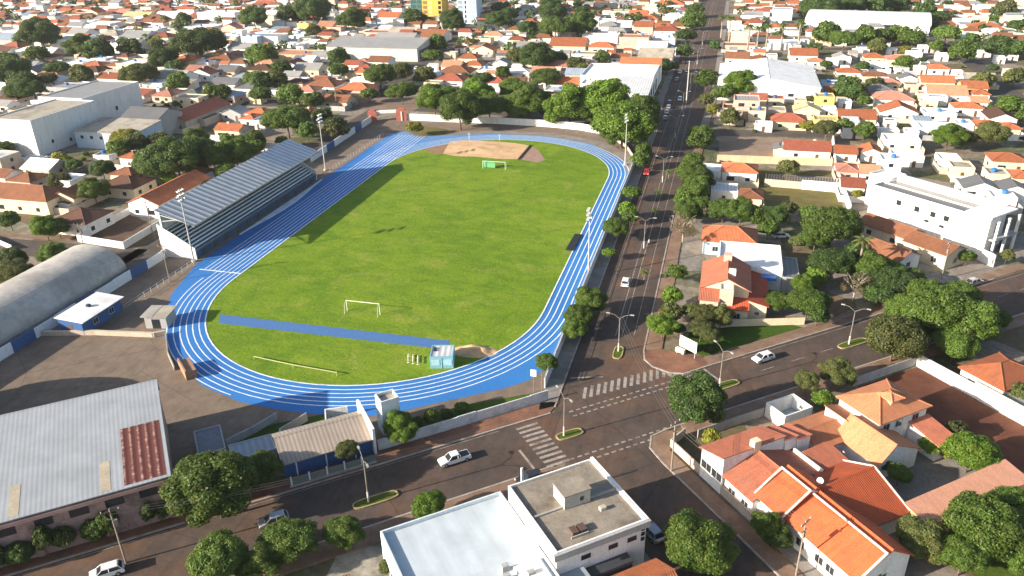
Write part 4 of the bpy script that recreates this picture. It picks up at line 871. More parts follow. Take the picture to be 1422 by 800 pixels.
house(ST(157.5, 109), 7, 10.5, 'gable', 'b', 'c', 3.6, 'y', CA+.1, label='brown-orange gabled house in front of the long white building', extra=False)
house(ST(158.5, 122), 7, 13, 'gable', 'b', 'b', 3.2, 'y', CA+.1, label='shaded brown-roofed house beside the left end of the long white building', extra=False)
house(ST(146.5, 112), 8, 10, 'gable', 'b', 'w', 3.0, 'y', CA+.1, label='brown-roofed house behind the palm and dense trees, below the long white building', extra=False)
# far landmarks
bw = thing('hall_building', 'big windowless white hall with beige flat roof, left of the stadium', 'hall', (-237, 240, 0)); HOUSES.append((-237, 244, 20, 33, 0))
block(bw, -6, 11.4, -26.5, 4, 'flat', 12.2, .4, ROOF['c'], WALL['w']); block(bw, -14, 5.8, 4.1, 36, 'flat', 12.6, .4, ROOF['g'], WALL['w'])
MB().box(6, 6.08, 20, 21, 5, 6.5).build('window', GLASS, bw); MB().box(11.3, 11.46, -20, -19, 3, 4.2).build('window', GLASS, bw); MB().box(11.3, 11.46, -12, -11, 1.5, 2.7).build('window', GLASS, bw)
hb = thing('hall_building', 'beige lean-to-roofed workshop in front of the big white hall', 'workshop', (-208, 234, 0)); HOUSES.append((-208, 234, 13, 9, 0))
block(hb, -13, 12, -8, 7, 'shed', 6.0, 1.2, ROOF['c'], WALL['l'], 'x'); block(hb, -6, 10, 7.2, 22, 'gable', 7, 2.6, ROOF['d'], WALL['g'], 'x')
for x in (-10, -6, -2, 2): window(hb, x, -8, 4.0, 0, 'n', False)
gw = thing('warehouse', 'wide pale beige warehouse far behind the grandstand', 'warehouse', (-186, 424, 0)); HOUSES.append((-186, 424, 27, 18, 0))
block(gw, -27, 26, -19, 17, 'gable', 6.8, 2.4, ROOF['g'], surface('pale_warehouse_wall', (.50, .50, .44), .06, .2, .9, 2), 'x'); MB().box(26, 26.1, -16, 10, .5, 5.4).build('shutter', plain('dark_shutter', (.1, .1, .12), .6), gw)
block(gw, -14, 10, 17.2, 28, 'gable', 6.5, 2.0, ROOF['g'], WALL['w'], 'x')
ch = thing('hall_building', 'very long white hall with curved roof far right of the avenue', 'hall', (84, 560, 0), rad(-9)); HOUSES.append((84, 560, 38, 25, 0))
block(ch, -36, 34, -24, 22, 'vault', 6.0, 3.6, ROOF['w'], WALL['w'], 'x'); MB().box(-4, 16, -24.2, -24.0, 4.2, 5.8).build('window', GLASS, ch); MB().box(-5, -2.5, -24.3, -24.02, 1, 3.6).build('door', GLASS, ch)
gh = thing('hall_building', 'broad low hall with white gabled roof just right of the avenue', 'hall', (18.5, 363, 0)); HOUSES.append((18, 363, 22, 26, 0))
block(gh, -21, 19, -22, 26, 'gable', 6.2, 3.0, ROOF['w'], WALL['w'], 'y'); window(gh, -14, -22, 3, 0, 'l', False); window(gh, 8, -22, 3, 0, 'l', False)
cw_ = thing('office_building', 'white office block with grey sloping roof front, left of the avenue behind the stadium trees', 'office building', (-43, 344, 0)); HOUSES.append((-43, 344, 17, 30, 0))
block(cw_, -17, 14, -6, 22, 'flat', 8.4, .6, ROOF['w'], WALL['w']); block(cw_, -1, 14, -26, -6.1, 'shed', 6.6, 2.4, ROOF['m'], WALL['w'], 'x'); block(cw_, -4, 14.2, 22.2, 34, 'gable', 8.2, 2.6, ROOF['o'], WALL['w'], 'x')
block(cw_, -15, -1.2, -16, -6.1, 'flat', 7.0, .5, ROOF['w'], WALL['w'])
for x in (2, 6, 10): MB().box(x-1.2, x+1.2, -26.1, -25.95, .4, 4.6).build('window', GLASS, cw_)
for y in (-20, -12, -2, 8): MB().box(13.95, 14.1, y-2, y+2, 1, 5.6).build('window', GLASS, cw_)
def tower(label, x, y, w_, d_, h, wm, strips):
    t = thing('apartment_tower', label, 'tower', (x, y, 0)); HOUSES.append((x, y, w_/2, d_/2, 0))
    block(t, -w_/2, w_/2, -d_/2, d_/2, 'flat', h, .6, ROOF['c'], wm)
    n = int(h/3.1)
    for i in range(n):
        for (a, b_, mt) in strips: MB().box(a, b_, -d_/2-.12, -d_/2+.05, .9+3.1*i, 3.0+3.1*i).build('window', mt, t)
    return t
TEAL = plain('teal_tower_glass', (.03, .085, .085), .3)
tower('dark teal high-rise at the top edge, left of the yellow one', -214.5, 556, 10, 14, 46, surface('teal_tower_wall', (.07, .13, .12), .1, .2, .8, 2), [(-4.4, -1, TEAL), (.2, 4.2, TEAL)])
tower('yellow high-rise at the top edge of the picture', -202, 552, 14.5, 14, 48, surface('tower_yellow', (.55, .36, .07), .08, .2, .8, 2), [(-6.6, -3.6, plain('tower_brown', (.2, .12, .05), .6)), (-2.2, .2, plain('tower_cream', (.6, .5, .2), .6)), (4.6, 6.6, GLASS)])
tower('pale blue-grey high-rise beside the uphill street at the top edge', -178, 556, 14, 14, 44, WALL['l'], [(-6.2, -3, plain('tower_pane', (.2, .26, .32), .4)), (-1.4, -.4, GLASS), (2, 6, plain('tower_pane2', (.30, .38, .47), .4))])
# arena left: existing houses near the stadium
house((-190, 170.5), 26, 10.5, 'hip', 'b', 'c', 4.2, 'x', label='long brown-orange hip-roofed house with cream walls at the left edge', rise=2.4)
house((-176.5, 176), 8, 12, 'gable', 'b', 'c', 3.8, 'y', label='brown gabled wing standing at the right end of the long left-edge house')
house((-149.8, 182), 9.5, 24, 'gable', 'o', 'w', 4.0, 'y', label='white house with long bright orange roof just left of the grandstand', extra=False)
house((-160.5, 159.5), 10.5, 10, 'hip', 'k', 'w', 3.4, 'x', label='dark brown hip-roofed house beside the walled bare lot', extra=False)
house((-168.5, 187), 12, 10, 'hip', 'k', 'c', 3.2, 'x', label='dark hip-roofed house behind the bright orange roof left of the grandstand', extra=False)
wall([(-155.8, 171.6), (-155.4, 151.2), (-140.4, 149.6), (-141.2, 165)], 1.9, WALL['w'], 'white wall round the bare brown lot left of the grandstand', .22)
wall([(-184, 148.6), (-178, 146.8), (-168, 143)], 1.3, WALL['w'], 'low white wall beside the small street trees at the left edge')
house((-201, 268), 11.5, 30, 'gable', 'r', 'b', 4.0, 'y', label='long dull red gabled roof between the big white hall and the grandstand', rise=2.4)

wall([(35.2, 212), (35.0, 248), (37.6, 285)], 2.6, WALL['w'], 'long white wall running away from the road beside the vacant lot', .25)
wall([(14, 230.6), (24, 229.8)], 2.2, WALL['b'], 'beige wall with dark grille across the vacant lot, left half'); wall([(24.1, 229.8), (34.8, 228.8)], 2.8, WALL['w'], 'bright white wall across the vacant lot, right half')
fg = thing('grille_fence', 'row of dark bars standing on the wall across the vacant lot', 'fence', (14, 231.2, 0), -.07); 
m_ = MB()
for i in range(27): m_.box(i*.75, i*.75+.4, -.05, .05, 0, 3.6)
m_.build('bars', plain('fence_bars', (.05, .045, .04), .7), fg)
wall([(0, 252), (34.6, 254.5)], 2.4, WALL['o'], 'long peach wall behind the orange hip-roofed avenue house'); wall([(-1.8, 208), (-1.6, 250)], 1.8, WALL['b'], 'beige wall behind the right-hand avenue trees')
tag(MB().box(-9, 9, -4, 4, 0, .3).build('concrete_slab', PAVE_GREY, None, (25, 238, 0), .03), 'grey concrete slab in the vacant lot behind the barred wall', 'slab')
wall([(-262, 186), (-236, 188), (-214, 189)], 2.0, WALL['w'], 'white street wall in front of the big white hall'); wall([(-160, 234), (-138, 236)], 3.0, WALL['w'], 'tall white yard wall behind the far end of the grandstand')
# ------------------------------------------------------------------ houses read off the photograph: region X Y width roof-kind roof wall [height]
HL = """A 60 60 120 f w w|A 190 75 120 g u w|A 130 125 90 h r w|A 100 160 130 f w w|A 240 100 120 g r w|A 430 70 120 f n p|A 520 60 90 g o c|A 610 75 100 h k w|A 600 40 150 f w w|A 560 120 190 f w w|A 430 130 100 g g w|A 770 80 180 g y c|A 760 132 110 h k b|A 930 78 150 g w w|A 1020 40 110 h r c|A 1110 138 200 f w w|A 1210 60 240 f w w 8|A 870 20 90 g r w|A 1000 102 100 h b c|A 1270 142 90 g n p|A 1390 190 90 f w l 6.5|A 1340 250 140 g g w
A 50 200 130 g u g|A 85 242 100 h r b|A 70 282 60 f w w|A 405 205 190 f w w 5.2|A 450 172 110 g g w|A 620 182 130 h c w|A 580 208 60 g r w|A 620 247 120 g w w|A 740 232 120 g d w|A 770 190 150 g g w|A 900 192 110 h r c|A 1005 282 90 g c c|A 290 302 60 h r w|A 430 332 130 f w w|A 560 312 90 f w w|A 640 347 80 h b b|A 750 332 150 f w c 5.5|A 1130 332 70 f w w|A 1230 312 140 h b w|A 1290 292 80 g n p|A 1320 335 90 h b w|A 170 347 150 g g w|A 90 335 90 g g g
A 520 377 120 h k w|A 622 412 140 g r c 4|A 860 442 120 f w w|A 960 410 190 g c w|A 1110 392 130 g b w|A 1250 442 150 g d w|A 360 462 140 f g g|A 190 472 130 g d w|A 1050 522 140 f c c 5|A 760 500 140 s r p|A 1270 690 150 g o c|A 1290 602 120 g g g|A 1390 632 90 h o w|A 20 440 90 f c w|A 330 90 80 g r w|A 20 115 60 f w w|A 690 60 80 g n w|A 850 150 90 f w w|A 690 300 70 h b c|A 800 290 80 f w w|A 950 240 90 h o c|A 1180 90 70 g r w|A 480 300 70 g k w|A 260 340 80 h b w|A 20 560 120 g g w
B 80 15 120 g r w|B 105 80 65 f c c 6|B 60 190 200 f u w 6|B 150 152 90 s u w|B 290 122 80 f y y|B 420 132 110 g p c|B 410 182 80 g r c|B 470 142 60 f n p 5|B 330 217 80 f w w|B 240 282 260 f p o|B 420 292 150 g g w|B 320 362 150 g g c|B 60 367 140 h k b|B 540 45 90 h o w|B 650 20 110 f n p|B 760 82 150 g o w|B 700 124 100 f w w|B 820 35 100 f w w|B 700 168 140 f n p|B 840 172 170 g c w|B 990 185 170 g b w|B 560 340 90 g r w|B 622 328 80 h n p|B 700 322 130 g b w 4|B 600 382 90 h o c|B 590 424 80 f w w|B 400 452 180 h b w|B 580 472 180 h o p|B 480 502 90 h b w
B 1270 202 100 f c c|B 1330 182 110 h p c|B 1275 262 120 g o c|B 1195 305 110 h o c|B 1210 342 110 h o c|B 1115 348 120 g p w|B 1125 382 180 h b w|B 1090 425 160 h r w|B 1000 440 90 f c c|B 1310 372 130 f w w|B 1370 437 140 h r w|B 1370 332 80 g g w|B 1395 200 70 f w w|B 40 605 120 h o w|B 45 645 90 f w w|B 310 602 90 h o c|B 130 20 60 g b w|B 490 75 70 f w w|B 230 400 100 g g g|B 270 180 60 f w w|B 250 440 100 h k c|B 20 440 80 g r w|B 520 250 70 g r w|B 380 60 60 f w w
C 150 25 90 f w w|C 90 72 110 g g w|C 170 122 70 h o c|C 60 152 80 h b c|C 70 207 100 h r c|C 115 247 140 g g c|C 330 28 80 h b w|C 560 32 140 g c b|C 640 55 120 f c c|C 690 22 90 g v w|C 740 72 120 g o c|C 785 92 150 h o p|C 770 132 120 g o p 5|C 910 15 190 h o c|C 925 82 120 f w w 5.5|C 580 132 130 h g w|C 550 187 160 f w w 4.6|C 895 157 140 h r w|C 880 200 130 f w w|C 720 192 160 f n p 5.5|C 360 232 200 g o c|C 540 244 140 h o c|C 440 284 130 f c c|C 640 302 100 g b w|C 850 252 200 g w w|C 850 292 190 g c b
C 400 442 150 g o w|C 50 432 120 g b c|C 300 532 110 g c c|C 1370 72 120 g g w|C 1300 165 100 f c c 7|C 1290 237 180 f n p|C 1400 262 100 f w w|C 1290 302 140 g b w|C 1390 312 100 h b w|C 1240 602 140 f c b|C 1390 592 80 f c c 5|C 1400 488 90 g r c|C 440 30 70 f w w|C 20 30 60 g b w|C 500 90 70 h r c|C 980 262 50 f w w|C 20 250 60 f c c
D 100 42 120 f u l 7|D 1180 92 110 h r w|D 1210 142 180 h o c|D 1030 30 140 f w w 5|D 1180 25 100 f w w|D 1110 182 100 f w w|D 100 225 180 f w w|D 210 285 150 g o w|D 280 325 90 h p w|D 420 300 90 g g c|D 460 382 130 h o w|D 600 302 110 h o c|D 735 312 140 h n c|D 620 342 110 f w w|D 340 442 120 f u l|D 470 432 90 f c c|D 260 478 110 h o y|D 330 515 100 f c y 5|D 50 482 90 f r b|D 60 588 110 f c b|D 230 585 140 g y c|D 335 640 130 f y y|D 500 622 200 g o c|D 600 402 130 h b c|D 680 442 120 h n c|D 785 415 100 g d w|D 950 362 110 h o w|D 940 430 180 g o c|D 990 492 210 g p w|D 700 522 210 h n w|D 730 592 200 g o w|D 1110 572 150 h o w|D 955 602 170 f w w|D 960 680 220 f w w|D 1090 660 100 f w w|D 1215 670 140 h o c|D 1330 682 90 h o c|D 750 745 190 f w w|D 160 770 0 g o w|D 820 280 80 f w w|D 1180 500 60 h o w|D 1170 540 80 g p w|D 540 250 70 f w w|D 1260 40 70 f w w|D 1330 90 70 h p c|D 950 20 60 f w w|D 1160 180 80 f w c
E 150 212 150 h b b|E 735 90 100 h o w|E 700 180 140 h b c|E 1085 182 90 h b w|E 30 190 70 g b w|E 590 80 60 f c w|E 380 215 80 f w w
G 1270 160 210 h o w|G 1215 268 150 f m w|G 1350 300 80 h b c|G 1130 160 60 f w w
H 230 42 250 g r w|H 440 62 120 g o w|H 580 58 110 g o w|H 655 100 60 f w w 6|H 780 82 170 f w w|H 1080 142 110 f c c|H 1330 105 180 h o c|H 1390 195 90 h o c|H 1180 250 180 g d w|H 1360 262 130 g d w|H 480 240 80 g r w|H 600 170 70 g p w|H 1290 180 60 f c c|H 1010 100 60 f w w|H 460 160 90 h n p|H 1300 300 110 f w w"""
KIND = {'g': 'gable', 'v': 'gable', 'h': 'hip', 'f': 'flat', 's': 'shed'}
QUEUE = []
for line in HL.replace('\n', '|').split('|'):
    q = line.split(); reg, X, Y, W = q[0], float(q[1]), float(q[2]), float(q[3])
    if W < 20: continue
    x, y = px(reg, X, Y); h = float(q[7]) if len(q) > 7 else 3.2+rng.uniform(-.25, .35)
    if y < 3: continue
    p = G(x, y, h+.7); w_ = max(6, min(42, W/REG[reg][2]*mpp(x, y)*.93)); d_ = min(16, max(7, w_*rng.uniform(.62, .9)))
    if y < 35: w_ *= .85; d_ = min(d_, 13)
    QUEUE.append([p.x, p.y, w_, d_, q[4], q[5], q[6], h])
# keep listed houses from growing into one another or into the streets
def clash(a, b): return (a[2]+b[2])/2-abs(a[0]-b[0]), (a[3]+b[3])/2-abs(a[1]-b[1])
FIX = [[q[0], q[1], 2*q[2], 2*q[3]] for q in HOUSES]
for it in range(4):
    for i, a in enumerate(QUEUE):
        for j, b in enumerate(QUEUE):
            if j <= i: continue
            ox, oy = clash(a, b)
            if ox > -.4 and oy > -.4:
                if oy < ox: k = 1
                else: k = 0
                o = (oy if k else ox)+.5; sgn = 1 if a[k] > b[k] else -1
                a[k] += sgn*o*.3; b[k] -= sgn*o*.3; a[2+k] = max(5.5, a[2+k]-o*.3); b[2+k] = max(5.5, b[2+k]-o*.3)
        for b in FIX:
            ox, oy = clash(a, b)
            if ox > -.3 and oy > -.3:
                k = 1 if oy < ox else 0; o = (oy if k else ox)+.4; a[k] += (1 if a[k] > b[k] else -1)*o
        u, v = a[0], a[1]                                # off the avenue
        if v > 280 and -27 < u+a[2]/2 and u < -15: a[0] = -27-a[2]/2
        if v > 180 and u-a[2]/2 < -4 and u > -15: a[0] = -4+a[2]/2
def free(a, m=.2): return all(min(clash(a, b)) < m for b in FIX) 
nh = 0
for a in QUEUE:
    if not free(a, 2.5): continue
    ax = 'y' if (a[4] == 'v' or (a[4] == 'h' and a[3] > a[2]) or (a[4] == 'g' and rng.random() < .25 and a[2] < 14)) else 'x'
    house((a[0], a[1]), a[2], a[3], KIND[a[4]], a[5], a[6], a[7], ax, rng.uniform(-.015, .015)); FIX.append(a[:4]); nh += 1
# the remaining lots of the same blocks
def blocked(u, v):
    s, t = toST((u, v))
    if -140 < u < -2 and v < 325: return True
    if -30 < u < 2: return True
    if t < 103 and v < 260: return True
    if u > 0 and v < 290: return True
    if u < -130 and v < 306: return u > -205 and v < 300 or v < 180
    for (pts, wd) in (([(-136, 308), (-150, 350), (-158, 420), (-167, 495), (-186, 622), (-205, 760)], 8), ([(112, 300), (116, 380), (118, 452), (112, 540), (100, 700)], 7),
                      ([(-420, 500), (-230, 510), (-24, 520)], 8), ([(-5, 470), (118, 484), (300, 505)], 8), ([(-420, 398), (-290, 392), (-158, 397)], 7)):
        for (a, b) in zip(pts, pts[1:]):
            A, B, Q = Vector(a), Vector(b), Vector((u, v)); k = max(0, min(1, (Q-A).dot(B-A)/(B-A).length_squared))
            if (A+(B-A)*k-Q).length < wd: return True
    return False
RC = 'oopprrbbbnnkkwwggcwud'; WC = 'wwwwwccbpywo'
cand = []
v = 300
while v < 720:
    u = -480+rng.uniform(0, 8)
    while u < 300:
        cand.append((u+rng.uniform(-2, 2), v+rng.uniform(-2.5, 2.5))); u += rng.uniform(11.5, 15)
    v += 14 if int(v) % 3 else 18
cand += [(rng.uniform(-330, -205), rng.uniform(185, 300)) for _ in range(60)]
cand.sort(key=lambda c: c[1])
LIMIT = 296
for u, v in cand:
    if nh >= LIMIT: break
    x, y = P((u, v, 3))
    if not (-15 < x < 1437 and -6 < y < 420) or blocked(u, v): continue
    w_, d_ = rng.uniform(8.5, 12.5), rng.uniform(8, 11.5)
    if not free([u, v, w_+.6, d_+.8], 0.0): continue
    k = rng.choice('gghhf'); 
    rc = rng.choice('wwcgwm') if k == 'f' else rng.choice(RC)
    house((u, v), w_, d_, KIND[k], rc, rng.choice(WC), 3.1+rng.uniform(-.2, .5)+(2.4 if k == 'f' and rng.random() < .25 else 0), 'x' if w_ >= d_ else 'y', rng.uniform(-.02, .02)); FIX.append([u, v, w_, d_]); nh += 1
print('houses', nh)

# sheds, wash houses and carports behind the houses
NO = 0
for _ in range(9000):
    if NO >= 270: break
    u, v = rng.uniform(-420, 260), 185+330*rng.random()
    x, y = P((u, v, 2))
    if not (0 < x < 1422 and 18 < y < 330) or blocked(u, v): continue
    w_, d_ = rng.uniform(3.4, 7), rng.uniform(3.2, 5.5)
    if not free([u, v, w_+.3, d_+.3], 0.0): continue
    k = rng.choice('fffsg'); rc = rng.choice('wwwgmcwud' if k != 'g' else 'orbpg'); wc = rng.choice('wwwwcbg'); h = rng.uniform(2.4, 3.3)
    t = thing('outbuilding', '', 'outbuilding', (u, v, 0), rng.uniform(-.02, .02))
    block(t, -w_/2, w_/2, -d_/2, d_/2, KIND[k], h, {'f': .35, 's': .5, 'g': d_*.18}[k], ROOF[rc], WALL[wc], 'x', ov=.3)
    if y > 60: link('door', DOORME, t, (rng.uniform(-.2, .2)*w_, -d_/2, 1.05))
    LABELS.append((t, f"{WNAME[wc]} outbuilding with {RNAME[rc]} {({'f': 'flat', 's': 'sloping', 'g': 'gabled'})[k]} roof", 'sheds')); FIX.append([u, v, w_, d_]); NO += 1
print('outbuildings', NO)
# ------------------------------------------------------------------ trees
def mesh_np(name, V, Fq, mat):
    me = bpy.data.meshes.new(name); nv, nf = len(V), len(Fq)
    me.vertices.add(nv); me.vertices.foreach_set('co', np.asarray(V, np.float32).ravel())
    me.loops.add(nf*4); me.loops.foreach_set('vertex_index', np.asarray(Fq, np.int32).ravel())
    me.polygons.add(nf); me.polygons.foreach_set('loop_start', np.arange(0, nf*4, 4, dtype=np.int32)); me.polygons.foreach_set('loop_total', np.full(nf, 4, np.int32))
    me.update(calc_edges=True); me.materials.append(mat); return me
def crown_mesh(seed, nc, nl, ls, shape='round', spread=.66, cr=.36):
    """a unit crown: clumps of leaf-sized faces round a hollow core, gaps between the clumps"""
    R = np.random.default_rng(seed); V = []; 
    cs = []
    tries = 0
    while len(cs) < nc and tries < 4000:
        tries += 1
        d = R.normal(size=3); d /= np.linalg.norm(d)
        if d[2] < -.55: continue
        r = spread*(.55+.5*R.random()**.6)
        c = d*r
        if shape == 'broad': c[2] *= .62
        if shape == 'ragged': c *= (.75+.5*R.random())
        if all(np.linalg.norm(c-k) > cr*.62 for k in cs): cs.append(c)
    for c in cs:
        rc = cr*(.7+.55*R.random()); n = int(nl*(rc/cr)**2)
        d = R.normal(size=(n, 3)); d /= np.linalg.norm(d, axis=1)[:, None]
        out = c/(np.linalg.norm(c)+1e-6)
        d += out*.35; d /= np.linalg.norm(d, axis=1)[:, None]
        p = c+d*rc*(.72+.34*R.random((n, 1)))*np.array([1, 1, .85])
        nm = d+R.normal(size=(n, 3))*.55; nm /= np.linalg.norm(nm, axis=1)[:, None]
        a = np.cross(nm, R.normal(size=(n, 3))); a /= np.linalg.norm(a, axis=1)[:, None]; b = np.cross(nm, a)
        s = ls*(.6+.8*R.random((n, 1)))
        V.append(np.stack([p-a*s, p-b*s*.62, p+a*s, p+b*s*.62], 1).reshape(-1, 3))
        if shape != 'sparse':                       # opaque core of larger faces, added to block light through the clump
            k = 34; d = R.normal(size=(k, 3)); d /= np.linalg.norm(d, axis=1)[:, None]; p = c+d*rc*.55
            a = np.cross(d, R.normal(size=(k, 3))); a /= np.linalg.norm(a, axis=1)[:, None]; b = np.cross(d, a); s = rc*.42
            V.append(np.stack([p-a*s, p-b*s, p+a*s, p+b*s], 1).reshape(-1, 3))
    V = np.concatenate(V); F_ = np.arange(len(V)).reshape(-1, 4)
    return mesh_np('crown', V, F_, LEAF['m'])
CROWN_N = [crown_mesh(10+i, 48, 520, .034, sh, .70, .29) for i, sh in enumerate(('round', 'broad', 'round', 'ragged', 'broad'))]
CROWN_F = [crown_mesh(40+i, 22, 110, .10, sh, .66, .40) for i, sh in enumerate(('round', 'broad', 'round', 'ragged', 'round', 'broad'))]
CROWN_S = [crown_mesh(70+i, 22, 42, .045, 'sparse', .78, .28) for i in range(3)]         # sparse, dry
def trunk_mesh(seed):
    r = random.Random(seed); m = MB(); m.tube((0, 0, -.1), (.03, .02, .55), .055, .04, 7); m.tube((.03, .02, .55), (.02, -.02, 1.05), .04, .022, 6)
    for i in range(5):
        a = i*1.26+r.uniform(-.3, .3); m.tube((.03, .02, .5+.06*i), (.42*math.cos(a), .42*math.sin(a), 1.0+.12*r.random()), .026, .010, 5)
    me = m.mesh('trunk', True); me.materials.append(BARK); return me
TRUNKS = [trunk_mesh(i) for i in range(3)]
def palm_meshes():
    m = MB(); n = 16
    for i in range(n):
        a = 2*math.pi*i/n+.13*(i % 3); el = (.9, .45, .1)[i % 3]; L = 1.0; pts = []
        for k in range(7):
            q = k/6; rr = L*q*math.cos(el*(1-q*.5)); z = L*(q*math.sin(el)-.75*q*q); pts.append(Vector((rr*math.cos(a), rr*math.sin(a), z)))
        sd = Vector((-math.sin(a), math.cos(a), 0))
        for k in range(6):
            w0 = .20*math.sin(math.pi*min(1, (k+.6)/6.4)); w1 = .20*math.sin(math.pi*min(1, (k+1.6)/6.4))
            for sg in (-1, 1):
                dn = Vector((0, 0, -.6)); m.quad(pts[k], pts[k+1], pts[k+1]+(sd*sg+dn)*w1, pts[k]+(sd*sg+dn)*w0*.7)
    c = m.mesh('crown'); c.materials.append(LEAF['m'])
    t = MB().tube((0, 0, -.05), (.01, 0, .5), .045, .034, 8).tube((.01, 0, .5), (0, 0, 1.0), .034, .03, 8).mesh('trunk', True); t.materials.append(PALEBARK); return c, t
PALMC, PALMT = palm_meshes()
def bare_mesh(seed):
    r = random.Random(seed); m = MB(); m.tube((0, 0, -.1), (.02, .02, .5), .07, .055, 7)
    for i in range(7):
        a = i*.9+r.uniform(-.3, .3); e = r.uniform(.35, .8); p = Vector((.02, .02, .42+.03*i)); q = p+Vector((math.cos(a)*e*.6, math.sin(a)*e*.6, .38+.25*r.random())); m.tube(p, q, .036, .02, 5)
        for k in range(4):
            b = a+r.uniform(-1, 1); s_ = q+Vector((math.cos(b)*.38, math.sin(b)*.38, .12+.35*r.random())); m.tube(q, s_, .019, .008, 4)
            for j in range(2): c = b+r.uniform(-1, 1); m.tube(s_, s_+Vector((math.cos(c)*.22, math.sin(c)*.22, .18*r.random())), .009, .004, 4)
    me = m.mesh('trunk', True); me.materials.append(PALEBARK); return me
BARES = [bare_mesh(i) for i in range(2)]
TN = {'d': 'dark green', 'm': 'green', 'b': 'bright green', 'o': 'olive-toned', 'y': 'yellowish', 'r': 'dry brownish'}
TREES = []
def tree(p, r, kind, zc=None, flat_=.86, label=None, ti=0):
    n = len(TREES); near = (r/ max(60, math.hypot(p[0], p[1]))) > .016
    if kind == 'p':
        H = zc or 8.0
        root = thing('palm_tree', label or '', 'palm', (p[0], p[1], 0), n*.7, None); link('trunk', PALMT, root, (0, 0, 0), 0, (H*.85, H*.85, H)); link('crown', PALMC, root, (0, 0, H-.1), 0, (r, r, r*.9), LEAF['o' if n % 2 else 'm'])
        if not label: LABELS.append((root, 'tall palm with feathery fronds', 'palms'))
        TREES.append((p[0], p[1], r)); return root
    shrub = r < 1.3 and zc is None
    if zc is None: zc = (.75*r if shrub else 1.15+.72*r)
    root = thing('shrub' if shrub else 'tree', label or '', 'shrub' if shrub else 'tree', (p[0], p[1], 0), n*1.37, None)
    if kind == 'r': cm = CROWN_S[n % 3]
    else: cm = CROWN_N[n % 5] if near else CROWN_F[n % 6]
    link('trunk', BARES[n % 2] if kind == 'r' else TRUNKS[n % 3], root, (0, 0, 0), 0, (r*.95, r*.95, (zc+.12*r)*(1.1 if kind == 'r' else 1)) if kind == 'r' else (r*.75, r*.75, zc+.12*r))
    link('crown', cm, root, (0, 0, zc), 0, (r*(1.06+.12*math.sin(n*2.1)), r*(1.06+.12*math.cos(n*1.7)), r*flat_*(1+.1*math.sin(n*3.3))), LEAF[kind])
    if not label:
        sz = 'small' if r < 2.4 else ('big' if r > 5.2 else 'round' if n % 5 in (0, 2) else 'spreading')
        LABELS.append((root, f"{sz} {TN[kind]} {'shrub' if shrub else 'tree'}", 'trees'))
    TREES.append((p[0], p[1], r)); return root
